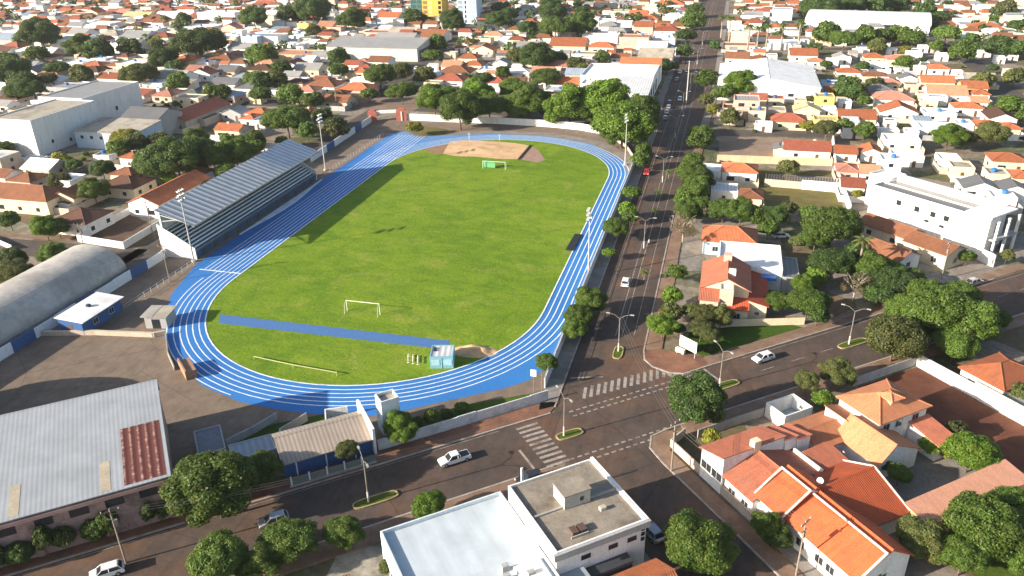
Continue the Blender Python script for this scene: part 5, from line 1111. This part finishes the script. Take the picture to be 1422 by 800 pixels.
TL = """A 220 180 170 d|A 1080 230 220 d|A 1180 230 120 d|A 440 260 140 m|A 530 270 130 d|A 200 290 120 m|A 60 380 190 d|A 310 370 100 d|A 440 410 110 o|A 720 262 120 d|A 890 320 140 d|A 760 400 170 o|A 980 450 110 m|A 850 235 80 o|A 1010 112 80 d|A 1390 90 130 d|A 1390 300 90 m|A 1390 430 120 m|A 1190 510 120 m|A 130 490 160 d|A 700 430 90 d|A 690 755 130 y|A 870 770 100 o|A 1080 770 120 m|A 1390 770 110 m|A 30 330 120 d|A 970 570 50 d|A 590 285 80 m|A 120 440 120 d|A 260 430 90 o|A 960 362 80 d
B 330 40 180 d|B 200 80 110 d|B 550 112 130 d|B 890 92 110 d|B 1100 112 140 d|B 1350 105 140 d|B 1370 40 90 d|B 340 170 80 o|B 55 305 130 b|B 160 370 100 m|B 475 380 100 m|B 470 312 110 d|B 392 258 60 d|B 40 450 120 d|B 130 440 120 o|B 205 520 130 m|B 45 512 120 m|B 330 552 100 m|B 190 650 200 m|B 300 720 100 m|B 390 640 100 d|B 460 700 110 o|B 640 512 100 m|B 700 410 170 m|B 990 300 90 m|B 1010 240 110 m|B 940 412 110 o|B 820 390 110 o|B 820 500 150 m|B 1000 540 190 b|B 1080 520 150 m|B 1140 600 210 m|B 1230 520 170 b|B 1300 580 190 m|B 1400 560 120 m|B 890 700 70 y|B 1260 432 100 d|B 1170 422 60 d|B 1380 400 80 m|B 460 532 80 o|B 160 770 60 m
C 30 80 100 d|C 260 62 140 d|C 280 142 170 m|C 425 130 150 m|C 130 152 100 d|C 430 62 80 d|C 180 312 170 d|C 290 312 110 d|C 60 312 100 o|C 230 420 150 m|C 50 500 160 m|C 140 560 220 m|C 390 352 90 o|C 440 362 80 o|C 540 312 80 m|C 510 470 110 m|C 360 580 230 b|C 470 560 150 m|C 560 560 270 b|C 650 660 290 b|C 760 620 190 m|C 620 740 120 m|C 730 740 110 b|C 1050 50 100 m|C 1040 112 110 m|C 1000 190 110 d|C 990 280 90 d|C 870 362 90 d|C 930 362 60 o|C 1200 90 60 p|C 1245 95 60 p|C 1350 140 65 p|C 1400 150 65 p|C 1160 250 60 d|C 1110 432 130 m|C 1300 462 170 b|C 1200 512 110 m|C 1110 545 90 o|C 1150 600 70 y|C 1240 642 90 o|C 1080 740 120 m|C 800 440 50 d|C 20 575 170 m|C 270 590 150 d|C 90 600 130 m|C 440 610 150 m
D 20 140 60 p|D 105 130 60 p|D 200 112 60 p|D 320 25 200 d|D 480 25 150 d|D 620 30 140 d|D 720 25 130 d|D 800 35 100 d|D 880 62 110 d|D 960 92 100 d|D 340 182 140 m|D 440 212 150 m|D 560 195 130 m|D 650 190 130 m|D 740 190 120 m|D 815 205 130 m|D 620 252 100 o|D 770 277 60 y|D 765 342 100 b|D 860 332 60 d|D 940 252 80 m|D 1000 182 140 m|D 1080 282 150 m|D 1140 222 90 d|D 1280 252 150 d|D 1380 262 140 d|D 1390 142 90 d|D 1250 372 60 d|D 1200 442 130 o|D 1370 422 110 o|D 1350 572 140 m|D 1410 640 80 m|D 1240 592 50 m|D 340 352 60 d|D 540 362 70 d|D 440 482 140 d|D 500 502 120 d|D 550 552 80 m|D 600 462 100 o|D 250 542 60 o|D 190 502 50 d|D 440 692 80 m|D 550 712 100 m|D 340 702 130 o|D 230 692 60 y|D 1010 750 140 b|D 1105 765 90 o|D 1240 732 150 o|D 1120 582 60 o|D 910 592 40 d|D 960 602 40 d|D 1390 560 90 d|D 1330 40 100 o|D 1240 110 70 m
E 335 128 90 y|E 400 152 80 d|E 325 237 80 o|E 510 288 140 m|E 560 172 120 d|E 645 72 100 m|E 740 32 110 o|E 870 132 230 d|E 965 112 240 d|E 1055 62 150 d|E 1170 112 180 m|E 1290 82 170 m|E 1235 190 100 m|E 1110 262 70 m|E 1390 62 90 m|E 920 222 70 b|E 245 492 130 b|E 320 500 90 m|E 285 640 140 m|E 60 662 140 d|E 75 742 150 o|E 370 652 70 o|E 50 452 100 d|E 900 580 40 b|E 20 60 80 d
G 750 122 100 m|G 765 72 80 m|G 700 302 85 b|G 672 400 85 b|G 610 492 130 m|G 690 432 80 m|G 575 632 65 b|G 1080 22 100 m|G 1040 122 100 m|G 1025 182 150 m|G 1065 232 150 m|G 1050 292 140 m|G 990 332 110 m|G 1010 402 120 m|G 1080 352 90 m|G 985 505 130 r|G 940 742 90 m|G 1205 392 140 m|G 1300 402 160 m|G 1395 432 110 m|G 1060 430 60 d|G 1150 420 80 d
H 370 480 250 m|H 280 545 160 m|H 180 572 80 o|H 55 432 120 d|H 20 500 100 m|H 130 392 90 o|H 545 560 75 p|H 370 682 200 d|H 450 720 120 m|H 600 722 180 m|H 700 742 140 m|H 820 762 100 m|H 270 772 100 b|H 130 165 100 o|H 1110 652 80 m|H 505 312 50 y|H 250 420 110 m|H 1330 650 70 o|H 500 640 110 d
K 470 150 160 m|K 410 230 150 m|K 385 300 110 m|K 235 482 110 m|K 920 122 105 b|K 870 282 135 b|K 915 212 100 o|K 1030 200 100 o|K 1110 225 140 o|K 1080 300 120 o|K 1190 235 120 o|K 1130 330 110 o|K 1062 690 280 d|K 1010 402 60 m|K 1120 410 50 d|K 960 300 70 d
L 720 345 290 o|L 640 340 130 m|L 960 200 330 m|L 780 210 210 m|L 1130 270 260 m|L 1050 380 200 m|L 890 120 200 m|L 1240 230 150 m|L 1080 130 190 m|L 850 300 140 d|L 240 150 190 m|L 215 60 120 b|L 75 150 140 m|L 500 70 130 r|L 560 40 120 d|L 700 40 190 d|L 620 110 110 d|L 820 50 120 m|L 235 588 130 o|L 395 540 140 o|L 320 680 100 b|L 1390 642 120 o|L 290 220 110 d
M 1180 300 380 m|M 1300 250 200 m|M 1190 690 280 m|M 1350 740 130 d
N 200 590 250 m|N 500 550 175 m|N 60 710 190 m|N 970 400 160 b|N 825 0 130 b|N 735 740 80 o|N 40 200 200 m
J 800 752 130 b|J 900 735 70 m|J 985 705 80 m|J 1060 690 60 m|J 1150 655 70 m
O 890 645 270 m|O 960 700 190 m|O 840 560 120 m|O 960 160 80 y|O 1010 640 90 d
P 20 560 150 m|P 60 610 120 d|P 765 622 200 o|P 1060 545 330 m|P 1190 480 220 m|P 1160 620 230 m|P 1000 195 215 b|P 890 212 60 y|P 800 165 80 b|P 930 92 90 o|P 570 252 80 d|P 650 300 100 m|P 520 772 90 b|P 430 165 55 y|P 960 700 200 m|P 1240 700 160 m"""
for line in TL.replace('\n', '|').split('|'):
    q = line.split(); reg, X, Y, W, k = q[0], float(q[1]), float(q[2]), float(q[3]), q[4]
    x, y = px(reg, X, Y)
    if y < 2: continue
    r = W/REG[reg][2]*mpp(x, y)/2
    if k == 'p':
        H = 14 if y < 60 else 9; p = G(x, y, H); tree(p, max(3.4 if y < 60 else 2.8, r), 'p', H, ti=0); continue
    r *= 1.16 if y > 150 else 1.0
    zc = (.75*r if r < 1.3 else 1.15+.72*r); p = G(x, y, zc); tree(p, r, k)
p = ST(17.2, 95.9); tree(p, 1.8, 'o', 3.6)
# climbing shrubs against the warehouse wall
for i, (s, wd) in enumerate(((-8.3, .9), (-10.2, 1.1), (-15.2, 1.5), (-17, 1.3), (-20.4, 1.4), (-22.6, 1.3), (-25.6, 1.6), (-28.2, 1.3), (-31, 1.4), (-33.5, 1.5), (-36.5, 1.2))):
    p = ST(s, 95.9); tree(p, wd, 'd', 2.2+.5*(i % 3), 1.55)
# more crowns among the far houses
nt_ = len(TREES); cand = []
while len(cand) < 900: cand.append((rng.uniform(-480, 300), 300+420*rng.random()**.8))
for u, v in cand:
    if len(TREES) >= 296: break
    x, y = P((u, v, 3))
    if not (0 < x < 1422 and 3 < y < 160) or blocked(u, v): continue
    if not free([u, v, 3, 3], .2): continue
    if any((u-a)**2+(v-b)**2 < 30 for a, b, c in TREES): continue
    tree((u, v), rng.uniform(2.2, 4.2), rng.choice('ddmmob'))
print('trees', len(TREES))
# just beyond the picture's sides, so that a step to the side still finds the town
NB = 0
for _ in range(700):
    u, v = rng.uniform(-360, 190), rng.uniform(60, 420); x, y = P((u, v, 3)); s_, t_ = toST((u, v))
    if not (1455 < x < 1750 or -330 < x < -30) or not 60 < y < 760 or 76 < t_ < 102 or (u < -40 and v < 150) or not free([u, v, 12, 11], 0): continue
    if NB < 34:
        house((u, v), rng.uniform(8, 11), rng.uniform(8, 10), rng.choice(('gable', 'hip')), rng.choice('orbpg'), rng.choice('wwcb'), 3.2, 'x', CA if t_ < 140 and u > 0 else 0); FIX.append([u, v, 12, 11]); NB += 1
    elif NB < 60: tree((u, v), rng.uniform(2.2, 4), rng.choice('dmmo')); FIX.append([u, v, 5, 5]); NB += 1
# shrubs in the yards between the houses
SHR = 0
for u, v in [(rng.uniform(-330, 200), rng.uniform(180, 430)) for _ in range(2600)]:
    if SHR >= 190: break
    x, y = P((u, v, 1))
    if not (0 < x < 1422 and 40 < y < 330) or blocked(u, v) or not free([u, v, 1.2, 1.2], .1): continue
    if any((u-a)**2+(v-b)**2 < (c+1.0)**2 for a, b, c in TREES): continue
    tree((u, v), rng.uniform(.8, 1.29), rng.choice('dmmoobyr')); SHR += 1
# the blocks beyond, too many and too small to count
DB = {k: MB() for k in ('w', 'c', 'b', 'ro', 'rb', 'rr', 'rg', 'rw')}
nd = 0
v = 430
while v < 860:
    u = -780+rng.uniform(0, 6)
    while u < 420:
        uu, vv = u+rng.uniform(-1.5, 1.5), v+rng.uniform(-1.5, 1.5); u += rng.uniform(9.5, 13)
        x, y = P((uu, vv, 3)); w_, d_ = rng.uniform(6.5, 10.5), rng.uniform(6, 9.5)
        if not (-30 < x < 1450 and y < 60) or blocked(uu, vv) or not free([uu, vv, w_, d_], -.3): continue
        if rng.random() < .2: continue
        h = 3.0+rng.uniform(-.3, .5)+(2.5 if rng.random() < .12 else 0); k = rng.choice('wwwcb'); x0, x1, y0, y1 = uu-w_/2, uu+w_/2, vv-d_/2, vv+d_/2
        DB[k].box(x0, x1, y0, y1, -.1, h)
        rk = rng.choice(('ro', 'rb', 'rr', 'rb', 'rg', 'rw', 'rg', 'rb', 'rw')); o = .4; R_ = DB[rk]
        if rk in ('rg', 'rw') and rng.random() < .6: R_.box(x0-.05, x1+.05, y0-.05, y1+.05, h+.01, h+.3)
        else:
            ym = (y0+y1)/2; z = h+w_*.2
            R_.add([(x0-o, y0-o, h), (x1+o, y0-o, h), (x1+o, y1+o, h), (x0-o, y1+o, h), (x0-o+rng.choice((0, 2.5)), ym, z), (x1+o-rng.choice((0, 2.5)), ym, z)], [(3, 2, 1, 0), (0, 1, 5, 4), (2, 3, 4, 5), (1, 2, 5), (3, 0, 4)])
        nd += 1
    v += rng.uniform(11, 14)
me = None; big = MB(); mi = []
MM = [WALL['w'], WALL['c'], WALL['b'], ROOF['o'], ROOF['b'], ROOF['r'], ROOF['g'], ROOF['w']]
for i, k in enumerate(DB): big.add(DB[k].v, DB[k].f); mi += [i]*len(DB[k].f)
me = big.mesh('distant_houses')
for m_ in MM: me.materials.append(m_)
me.polygons.foreach_set('material_index', mi)
o = bpy.data.objects.new('distant_houses', me); COL.objects.link(o); o['kind'] = 'stuff'; o['label'] = 'far rows of small tiled houses merging towards the top edge'; o['category'] = 'distant houses'
R = np.random.default_rng(5); VV = []; nd2 = 0
for _ in range(5200):
    u, v = rng.uniform(-760, 400), 400+460*rng.random()**.9; x, y = P((u, v, 3))
    if nd2 > 760: break
    if not (-20 < x < 1440 and y < 75) or blocked(u, v) or not free([u, v, 2.5, 2.5], .6): continue
    r = rng.uniform(1.8, 4.0); nd2 += 1; n = 70
    d = R.normal(size=(n, 3)); d /= np.linalg.norm(d, axis=1)[:, None]; d[:, 2] *= .85; lump = (.7+.45*R.random((n, 1)))
    p = d*r*lump+np.array([u, v, 1.0+r*.8]); nm = d+R.normal(size=(n, 3))*.5; nm /= np.linalg.norm(nm, axis=1)[:, None]
    a = np.cross(nm, R.normal(size=(n, 3))); a /= np.linalg.norm(a, axis=1)[:, None]; b = np.cross(nm, a); s = r*.26*(.7+.6*R.random((n, 1)))
    VV.append(np.stack([p-a*s, p-b*s, p+a*s, p+b*s], 1).reshape(-1, 3))
VV = np.concatenate(VV); o = bpy.data.objects.new('distant_trees', mesh_np('distant_trees', VV, np.arange(len(VV)).reshape(-1, 4), LEAF['d'])); COL.objects.link(o)
o['kind'] = 'stuff'; o['label'] = 'far tree crowns scattered among the distant houses'; o['category'] = 'distant trees'
print('distant', nd, nd2, 'shrubs', SHR)
# ------------------------------------------------------------------ vehicles
TYRE = plain('tyre_rubber', (.02, .02, .02), .8); RIM = plain('wheel_rim', (.4, .4, .41), .35, .6); LAMPM = plain('headlight_glass', (.6, .62, .63), .2); TAIL = plain('tail_light', (.35, .02, .02), .3)
CARW = plain('car_white', (.72, .73, .74), .3, coat=.6); CARS = plain('car_silver', (.38, .39, .41), .3, .5, coat=.5); CARR = plain('car_red', (.42, .03, .025), .3, coat=.6)
CARB = plain('car_black', (.025, .027, .032), .3, coat=.6); CARU = plain('car_blue', (.05, .11, .22), .3, coat=.6)
def loft(m, prof, hw, tuck=.0):
    """side profile (x,z) counter-clockwise, extruded over the width with the upper edge drawn in"""
    n = len(prof); zt = max(z for x, z in prof); zb_ = min(z for x, z in prof)
    L = []
    for sg in (-1, 1):
        for x, z in prof: L.append((x, sg*(hw-tuck*(z-zb_)/(zt-zb_)), z))
    m.add(L, [tuple(range(n)), tuple(range(2*n-1, n-1, -1))]+[(i, n+i, n+(i+1) % n, (i+1) % n) for i in range(n)])
def car_proto(paint, kind):
    r = thing('pickup_truck' if kind == 'pickup' else 'car', '', 'pickup' if kind == 'pickup' else 'car', (0, 0, 0))
    L = 2.45 if kind == 'pickup' else 2.05
    b = MB()
    lower = [(-L, .38), (L-.1, .3), (L, .5), (L-.08, .72), (L-.95, .93), (-L+.1, .98), (-L-.03, .7)]
    loft(b, lower, .86, .07); b.build('body', paint, r)
    if kind == 'pickup': cab = [(-.75, .97), (1.25, .93), (.62, 1.5), (-.62, 1.52)]; roof = [(-.66, 1.5), (.66, 1.48), (.55, 1.58), (-.56, 1.59)]
    else: cab = [(-L+.18, .97), (1.12, .93), (.42, 1.42), (-L+.62, 1.43)]; roof = [(-L+.56, 1.42), (.48, 1.41), (.34, 1.49), (-L+.7, 1.5)]
    c = MB(); loft(c, cab, .80, .16); c.build('window', GLASS, r)
    k = MB(); loft(k, roof, .655, .06)
    for x0, x1 in (((.62, 1.22) if kind == 'pickup' else (.42, 1.08)), ((-.68, -.74) if kind == 'pickup' else (-L+.6, -L+.2))):
        for sg in (-1, 1): k.tube((x0, sg*.63, 1.45), (x1, sg*.78, .96), .05, .05, 5)
    for sg in (-1, 1): k.tube((-.35, sg*.65, 1.46), (-.35, sg*.80, .97), .045, .045, 5)
    k.build('roof', paint, r)
    if kind == 'pickup': MB().box(-L+.18, -.85, -.66, .66, .95, 1.0).build('bed', plain('bed_liner', (.05, .05, .05), .8), r)
    for x in (-L+.78, L-.82):
        for sg in (-1, 1):
            w_ = MB().tube((x, sg*.70, .33), (x, sg*.90, .33), .33, .33, 14).build('wheel', TYRE, r); MB().tube((x, sg*.89, .33), (x, sg*.915, .33), .2, .18, 10).build('rim', RIM, w_)
    for sg in (-1, 1):
        MB().box(L-.16, L-.02, sg*.62-.17, sg*.62+.17, .58, .74).build('headlight', LAMPM, r); MB().box(-L-.03, -L+.1, sg*.68-.12, sg*.68+.12, .66, .88).build('tail_light', TAIL, r)
    return r
PROTO = {}
def car(x, y, ang, paint, label, kind='car', group=None, z=.05):
    key = (paint.name, kind); p = G(x, y, .7)
    if key not in PROTO:
        o = PROTO[key] = car_proto(paint, kind); o.location = (p.x, p.y, z); o.rotation_euler = (0, 0, ang); o['label'] = label
    else: o = dup(PROTO[key], (p.x, p.y, z), ang, label)
    if group: o['group'] = group
    return o
car(631, 636, CA+math.pi, CARW, 'white pickup driving along the cross road beside the stadium wall', 'pickup')
car(1060, 496, CA+math.pi, CARW, 'white car on the cross road right of the corner lawn')
car(380, 722, CA+math.pi, CARS, 'silver car half under the street tree below the club house')
car(148, 793, CA+math.pi, CARW, 'white car at the bottom edge below the warehouse')
car(869, 391, math.pi/2, CARW, 'white car alone in the middle of the avenue beside the track')
car(898, 239, -math.pi/2, CARR, 'red car in the tree shade at the avenue kerb')
car(1353, 391, CA, CARS, 'silver car on the cross road at the right edge above the big tree')
car(905, 737, CA+math.pi/2, CARS, 'silver car in shadow on the side street beside the corner office')
car(735, 664, CA+math.pi, CARB, 'black car parked by the pavement in front of the corner office')
for i, (X, Y, pt_) in enumerate(((965, 395, CARW), (948, 435, CARS), (965, 542, CARW), (908, 560, CARU), (903, 585, CARS), (893, 612, CARW), (885, 645, CARS), (1035, 290, CARS), (985, 340, CARB))):
    x, y = px('C', X, Y); car(x, y, math.pi/2 if i != 2 else -math.pi/2, pt_, ('white car parked left of the avenue in front of the white office block', 'silver car parked just behind the stadium trees on the avenue, second up from the row',
        'white car driving down the avenue beside the tall pole', 'blue car at the top of the parked row beside the white office block', 'silver car second in the parked row left of the avenue', 'white car third in the parked row left of the avenue',
        'silver car at the near end of the parked row beside the stadium trees', 'silver car far up the avenue beside the tall median lamp', 'black car under the trees left of the far avenue')[i], 'car', 'cars parked along the avenue' if i not in (2, 7) else None)
x, y = px('H', 90, 540); car(x, y, .3, CARW, 'white car parked in the yard behind the white flat roof')
x, y = px('B', 905, 372); car(x, y, 1.5, CARW, 'white car on the uphill street beside the pale warehouse')
x, y = px('B', 1070, 268); car(x, y, 1.5, CARS, 'silver car on the uphill street right of the pale warehouse')
x, y = px('D', 215, 165); car(x, y, .2, CARW, 'white car in the car park beside the long curved hall')
mc = thing('motorcycle', 'small motorcycle with rider-less white fairing on the avenue', 'motorcycle', tuple(G(901, 336, .5))[:2]+(.05,), math.pi/2)
MB().tube((-.6, -.05, .3), (-.6, .05, .3), .3, .3, 12).build('wheel', TYRE, mc); MB().tube((.6, -.05, .3), (.6, .05, .3), .3, .3, 12).build('wheel', TYRE, mc)
mb_ = MB(); loft(mb_, [(-.65, .5), (.45, .35), (.75, .85), (.3, .85), (-.2, .75), (-.7, .8)], .16, .04); mb_.build('body', CARW, mc); MB().tube((.5, -.35, 1.0), (.5, .35, 1.0), .03).build('handlebar', TYRE, mc)
# ------------------------------------------------------------------ street lamps, poles and islands
LPOLE = plain('lamp_pole_grey', (.2, .185, .165), .75); LBASE = plain('white_pole_paint', (.5, .48, .45), .75); LHEAD = plain('lamp_head', (.3, .31, .31), .6)
def lamp_proto(h, arms, reach):
    r = thing('street_lamp', '', 'street lamp')
    MB().tube((0, 0, 1.9), (0, 0, h), .10, .07, 8).build('pole', LPOLE, r); MB().tube((0, 0, 0), (0, 0, 1.9), .16, .14, 8).build('base', LBASE, r)
    for a in arms:
        d = Vector((math.cos(a), math.sin(a), 0)); e = Vector((0, 0, h-.15)); k = e+d*reach*.55+Vector((0, 0, .75)); q = e+d*reach+Vector((0, 0, .95))
        ar = MB().tube(e, k, .045, .04, 6).tube(k, q, .04, .035, 6).build('arm', LPOLE, r)
        hd = MB(); hd.obox(q+d*.3, d, (-d.y, d.x), .36, .13, q.z-.06, q.z+.1); hd.build('lamp_head', LHEAD, ar)
    return r
L2 = lamp_proto(7.2, (0, math.pi), 1.9); L2['group'] = 'double street lamps along the medians'
ORD = ['first', 'second', 'third', 'fourth', 'fifth', 'sixth', 'seventh', 'eighth', 'ninth', 'tenth', 'eleventh', 'twelfth', 'thirteenth', 'fourteenth', 'fifteenth']
vs = [127.2, 177.1, 228, 278, 318, 358.5, 420, 480]
for i, v in enumerate(vs):
    lb = f'double-armed street lamp on the avenue median, {ORD[i]} counting up from the crossing'
    if i == 0: L2.location = (-14.4, v, 0); L2['label'] = lb
    else: dup(L2, (-15.1 if v < 330 else -14.6, v, 0), 0, lb)
isl_p = None
def island(c, ang, a, b, label):
    pts = [(a*math.copysign(abs(math.cos(t))**.6, math.cos(t)), b*math.copysign(abs(math.sin(t))**.6, math.sin(t))) for t in [2*math.pi*i/24 for i in range(24)]]
    t = thing('median_island', label, 'median island', (c[0], c[1], .03), ang, 'planted islands under the lamps')
    MB().wallstrip(pts, .22, 0, .2, True).build('kerb', YKERB, t); MB().prism([(x*.93, y*.9) for x, y in pts], 0, .14).build('grass', LAWN, t)
for i, (x, y, ln_, an, wh_) in enumerate(((512, 697.5, 3.2, CA, 'in front of the club house'), (783, 606, 2.2, CA, 'at the crossing before the crosswalk'), (998.7, 538, 3.0, CA, 'right of the crossing, half hidden by the dark tree'), (1178.5, 479, 3.4, CA, 'in front of the big bright tree on the right'))):
    p = G(x, y); dup(L2, (p.x, p.y, 0), CA+math.pi/2 if i != 3 else CA+2.2, 'double-armed street lamp '+wh_); island((p.x+.8, p.y+.6), an, ln_, .85, 'yellow-kerbed grassy island '+wh_)
island((-14.4, 126.8), math.pi/2, 2.2, .8, 'small yellow-kerbed island at the foot of the first avenue lamp')
pp = None
def pole(x, y, label, h=9.0, rz=0.0):
    global pp
    p = G(x, y)
    if pp is None:
        pp = thing('utility_pole', label, 'utility pole', (p.x, p.y, 0), rz, 'concrete utility poles')
        MB().tube((0, 0, 0), (0, 0, h), .13, .09, 8).build('pole', plain('pole_concrete', (.24, .2, .165), .85), pp)
        MB().box(-1.1, 1.1, -.06, .06, h-.5, h-.36).build('crossarm', BARK, pp); MB().box(-.55, .55, -.05, .05, h-1.7, h-1.58).build('crossarm', BARK, pp)
        for x_ in (-1, 0, 1): MB().tube((x_, 0, h-.36), (x_, 0, h-.1), .06, .05, 6).build('insulator', LBASE, pp)
        MB().tube((.3, .12, h-2.9), (.3, .12, h-2.0), .22, .22, 8).build('transformer', LPOLE, pp)
    else: dup(pp, (p.x, p.y, 0), rz, label)
for x, y, lb, rz in ((175, 782, 'utility pole on the pavement before the warehouse vines', CA), (121, 358, 'utility pole at the left street corner by the arched hall', .2), (932, 655, 'utility pole on the rounded pavement corner of the side street', 1.0),
                     (212, 324, 'utility pole beside the walled bare lot near the grandstand', .4), (1307, 388, 'utility pole in front of the brown gabled house at the right', 1.0), (1105, 800, 'leaning utility pole at the bottom between tree and orange villa', 1.0),
                     (236, 391, 'slim utility pole inside the shaded stadium yard', .1), (116, 178, 'utility pole beside the big white hall', .3), (1110, 60, 'utility pole among the palms far right', .2), (468, 152, 'utility pole at the far street behind the grandstand', .3)):
    pole(x, y, lb, 9.0, rz)
tp = thing('tall_pole', 'tall pale single pole on the far avenue median', 'pole', (-14.6, 333, 0)); MB().tube((0, 0, 0), (0, 0, 17), .26, .14, 8).build('pole', LBASE, tp); MB().tube((-1.2, 0, 16.6), (1.2, 0, 16.6), .08).build('arm', LPOLE, tp)
for i, (x, y) in enumerate(((741, 545), (752, 548))):
    p = G(x, y); t = thing('sign_post', ('slim sign post with white panel by the corner wall', 'bare slim post by the corner wall, beside the white sign')[i], 'sign post', (p.x, p.y, 0)); MB().tube((0, 0, 0), (0, 0, 4.6), .06).build('post', LPOLE, t)
    if i == 0: MB().box(-.5, .5, -.1, -.03, 3.3, 4.6).build('panel', plain('small_sign_white', (.7, .7, .68), .5), t)
WIRE = plain('wire', (.12, .11, .10), .6)
def wires(pts, label, n_=3):
    t = thing('power_line', label, 'power line', (0, 0, 0)); 
    for k in range(n_):
        m = MB()
        for a, b in zip(pts, pts[1:]):
            a, b = Vector(a), Vector(b); d = (b-a).normalized(); o = Vector((-d.y, d.x, 0))*(k-(n_-1)/2)*.5; pr = None
            for i in range(9):
                q = i/8; p = a.lerp(b, q)+o-Vector((0, 0, 2.2*4*q*(1-q)*(a-b).length/70))
                if pr is not None: m.tube(pr, p, .022, .022, 4, False)
                pr = p
        m.build('wire', WIRE, t)
def top(x, y, h=8.6): p = G(x, y); return (p.x, p.y, h)
wires([top(932, 655), (-14.4, 127.2, 7.4), (-15.1, 177.1, 7.3), (-15.1, 228, 7.3), (-15.1, 278, 7.3)], 'overhead wires crossing the junction and running up the avenue median')
wires([top(932, 655), top(998.7, 538, 7.2), top(1178.5, 479, 7.2), top(1307, 388)], 'overhead wires along the cross road right of the junction')
wires([top(932, 655), top(1105, 800)], 'overhead wires along the side street before the villas')
wires([top(175, 782), top(512, 697.5, 7.2), top(783, 606, 7.2)], 'overhead wires along the cross road below the stadium')
# small palms on the avenue median
for X, Y in ((830, 400), (845, 300), (770, 740), (905, 190)):
    x, y = px('G', X, Y); tree(G(x, y, 2.2), 1.5, 'p', 2.4)
# ------------------------------------------------------------------ labels: say which one
LM = [('the big white hall', 110, 165, 170, 70), ('the grandstand', 335, 265, 110, 90), ('the pale warehouse', 530, 70, 70, 40), ('the yellow high-rise', 612, 14, 40, 20), ('the white office block', 865, 108, 50, 35),
      ('the long curved hall', 1200, 25, 90, 18), ('the broad gabled hall', 1068, 98, 75, 22), ('the long white building', 1305, 290, 105, 60), ('the arched hall', 90, 420, 90, 60), ('the orange villa', 1160, 700, 110, 80),
      ('the salmon house', 1018, 385, 60, 50), ('the corner office', 800, 710, 100, 80), ('the grey warehouse', 110, 650, 130, 110), ('the running track', 560, 350, 260, 150), ('the red dirt lot', 1330, 560, 90, 40), ('the corner billboard', 957, 475, 40, 30),
      ('the far avenue', 975, 40, 25, 40), ('the near avenue', 900, 300, 45, 110), ('the uphill street', 610, 75, 25, 45), ('the left picture edge', 20, 250, 20, 90), ('the right picture edge', 1405, 150, 20, 120), ('the far left corner', 40, 30, 60, 30), ('the far right corner', 1380, 30, 60, 30)]
def place(x, y):
    best = None
    for nm, cx, cy, hx, hy in LM:
        dx, dy = (x-cx)/hx, (y-cy)/hy; d = max(abs(dx), abs(dy)) + .15*math.hypot((x-cx)/80, (y-cy)/50)
        if best is None or d < best[0]: best = (d, nm, dx, dy)
    d, nm, dx, dy = best
    if 'edge' in nm or 'corner' in nm and 'far' in nm: return 'near '+nm
    if abs(dx) > abs(dy): return ('left of ' if dx < 0 else 'right of ')+nm
    return ('behind ' if dy < 0 else 'before ')+nm
bucket = {}
for o, txt, grp in LABELS:
    l = o.location; x, y = P((l.x, l.y, 4)); bucket.setdefault((txt, place(x, y)), []).append((x, y, o, grp))
NUM = {2: 'two', 3: 'three', 4: 'four', 5: 'five', 6: 'six', 7: 'seven', 8: 'eight', 9: 'nine', 10: 'ten', 11: 'eleven', 12: 'twelve'}
for (txt, pl), L_ in bucket.items():
    L_.sort(key=lambda q: q[0])
    for i, (x, y, o, grp) in enumerate(L_):
        if len(L_) == 1: lb = f'{txt} {pl}'
        else: lb = f"{txt} {pl}, {ORD[min(i, 14)]} from left"
        o['label'] = lb
        hs = {'houses': 'houses of the town blocks', 'trees': 'trees among the houses and along the streets', 'palms': 'palms of the town', 'sheds': 'outbuildings behind the houses'}[grp]
        o['group'] = hs
# ------------------------------------------------------------------ the air
hz = MB().box(-1520, 1320, -270, 1520, -1.5, 86); hm = bpy.data.materials.new('haze_air'); hm.use_nodes = True
n_ = hm.node_tree.nodes; n_.remove(n_['Principled BSDF']); pv = n_.new('ShaderNodeVolumePrincipled'); pv.inputs['Color'].default_value = (.93, .95, 1, 1); pv.inputs['Density'].default_value = .00006; pv.inputs['Anisotropy'].default_value = .2
hm.node_tree.links.new(pv.outputs[0], n_['Material Output'].inputs['Volume'])
o = hz.build('haze', hm); o['kind'] = 'stuff'; o['label'] = 'thin warm haze over the far town blocks'; o['category'] = 'haze'
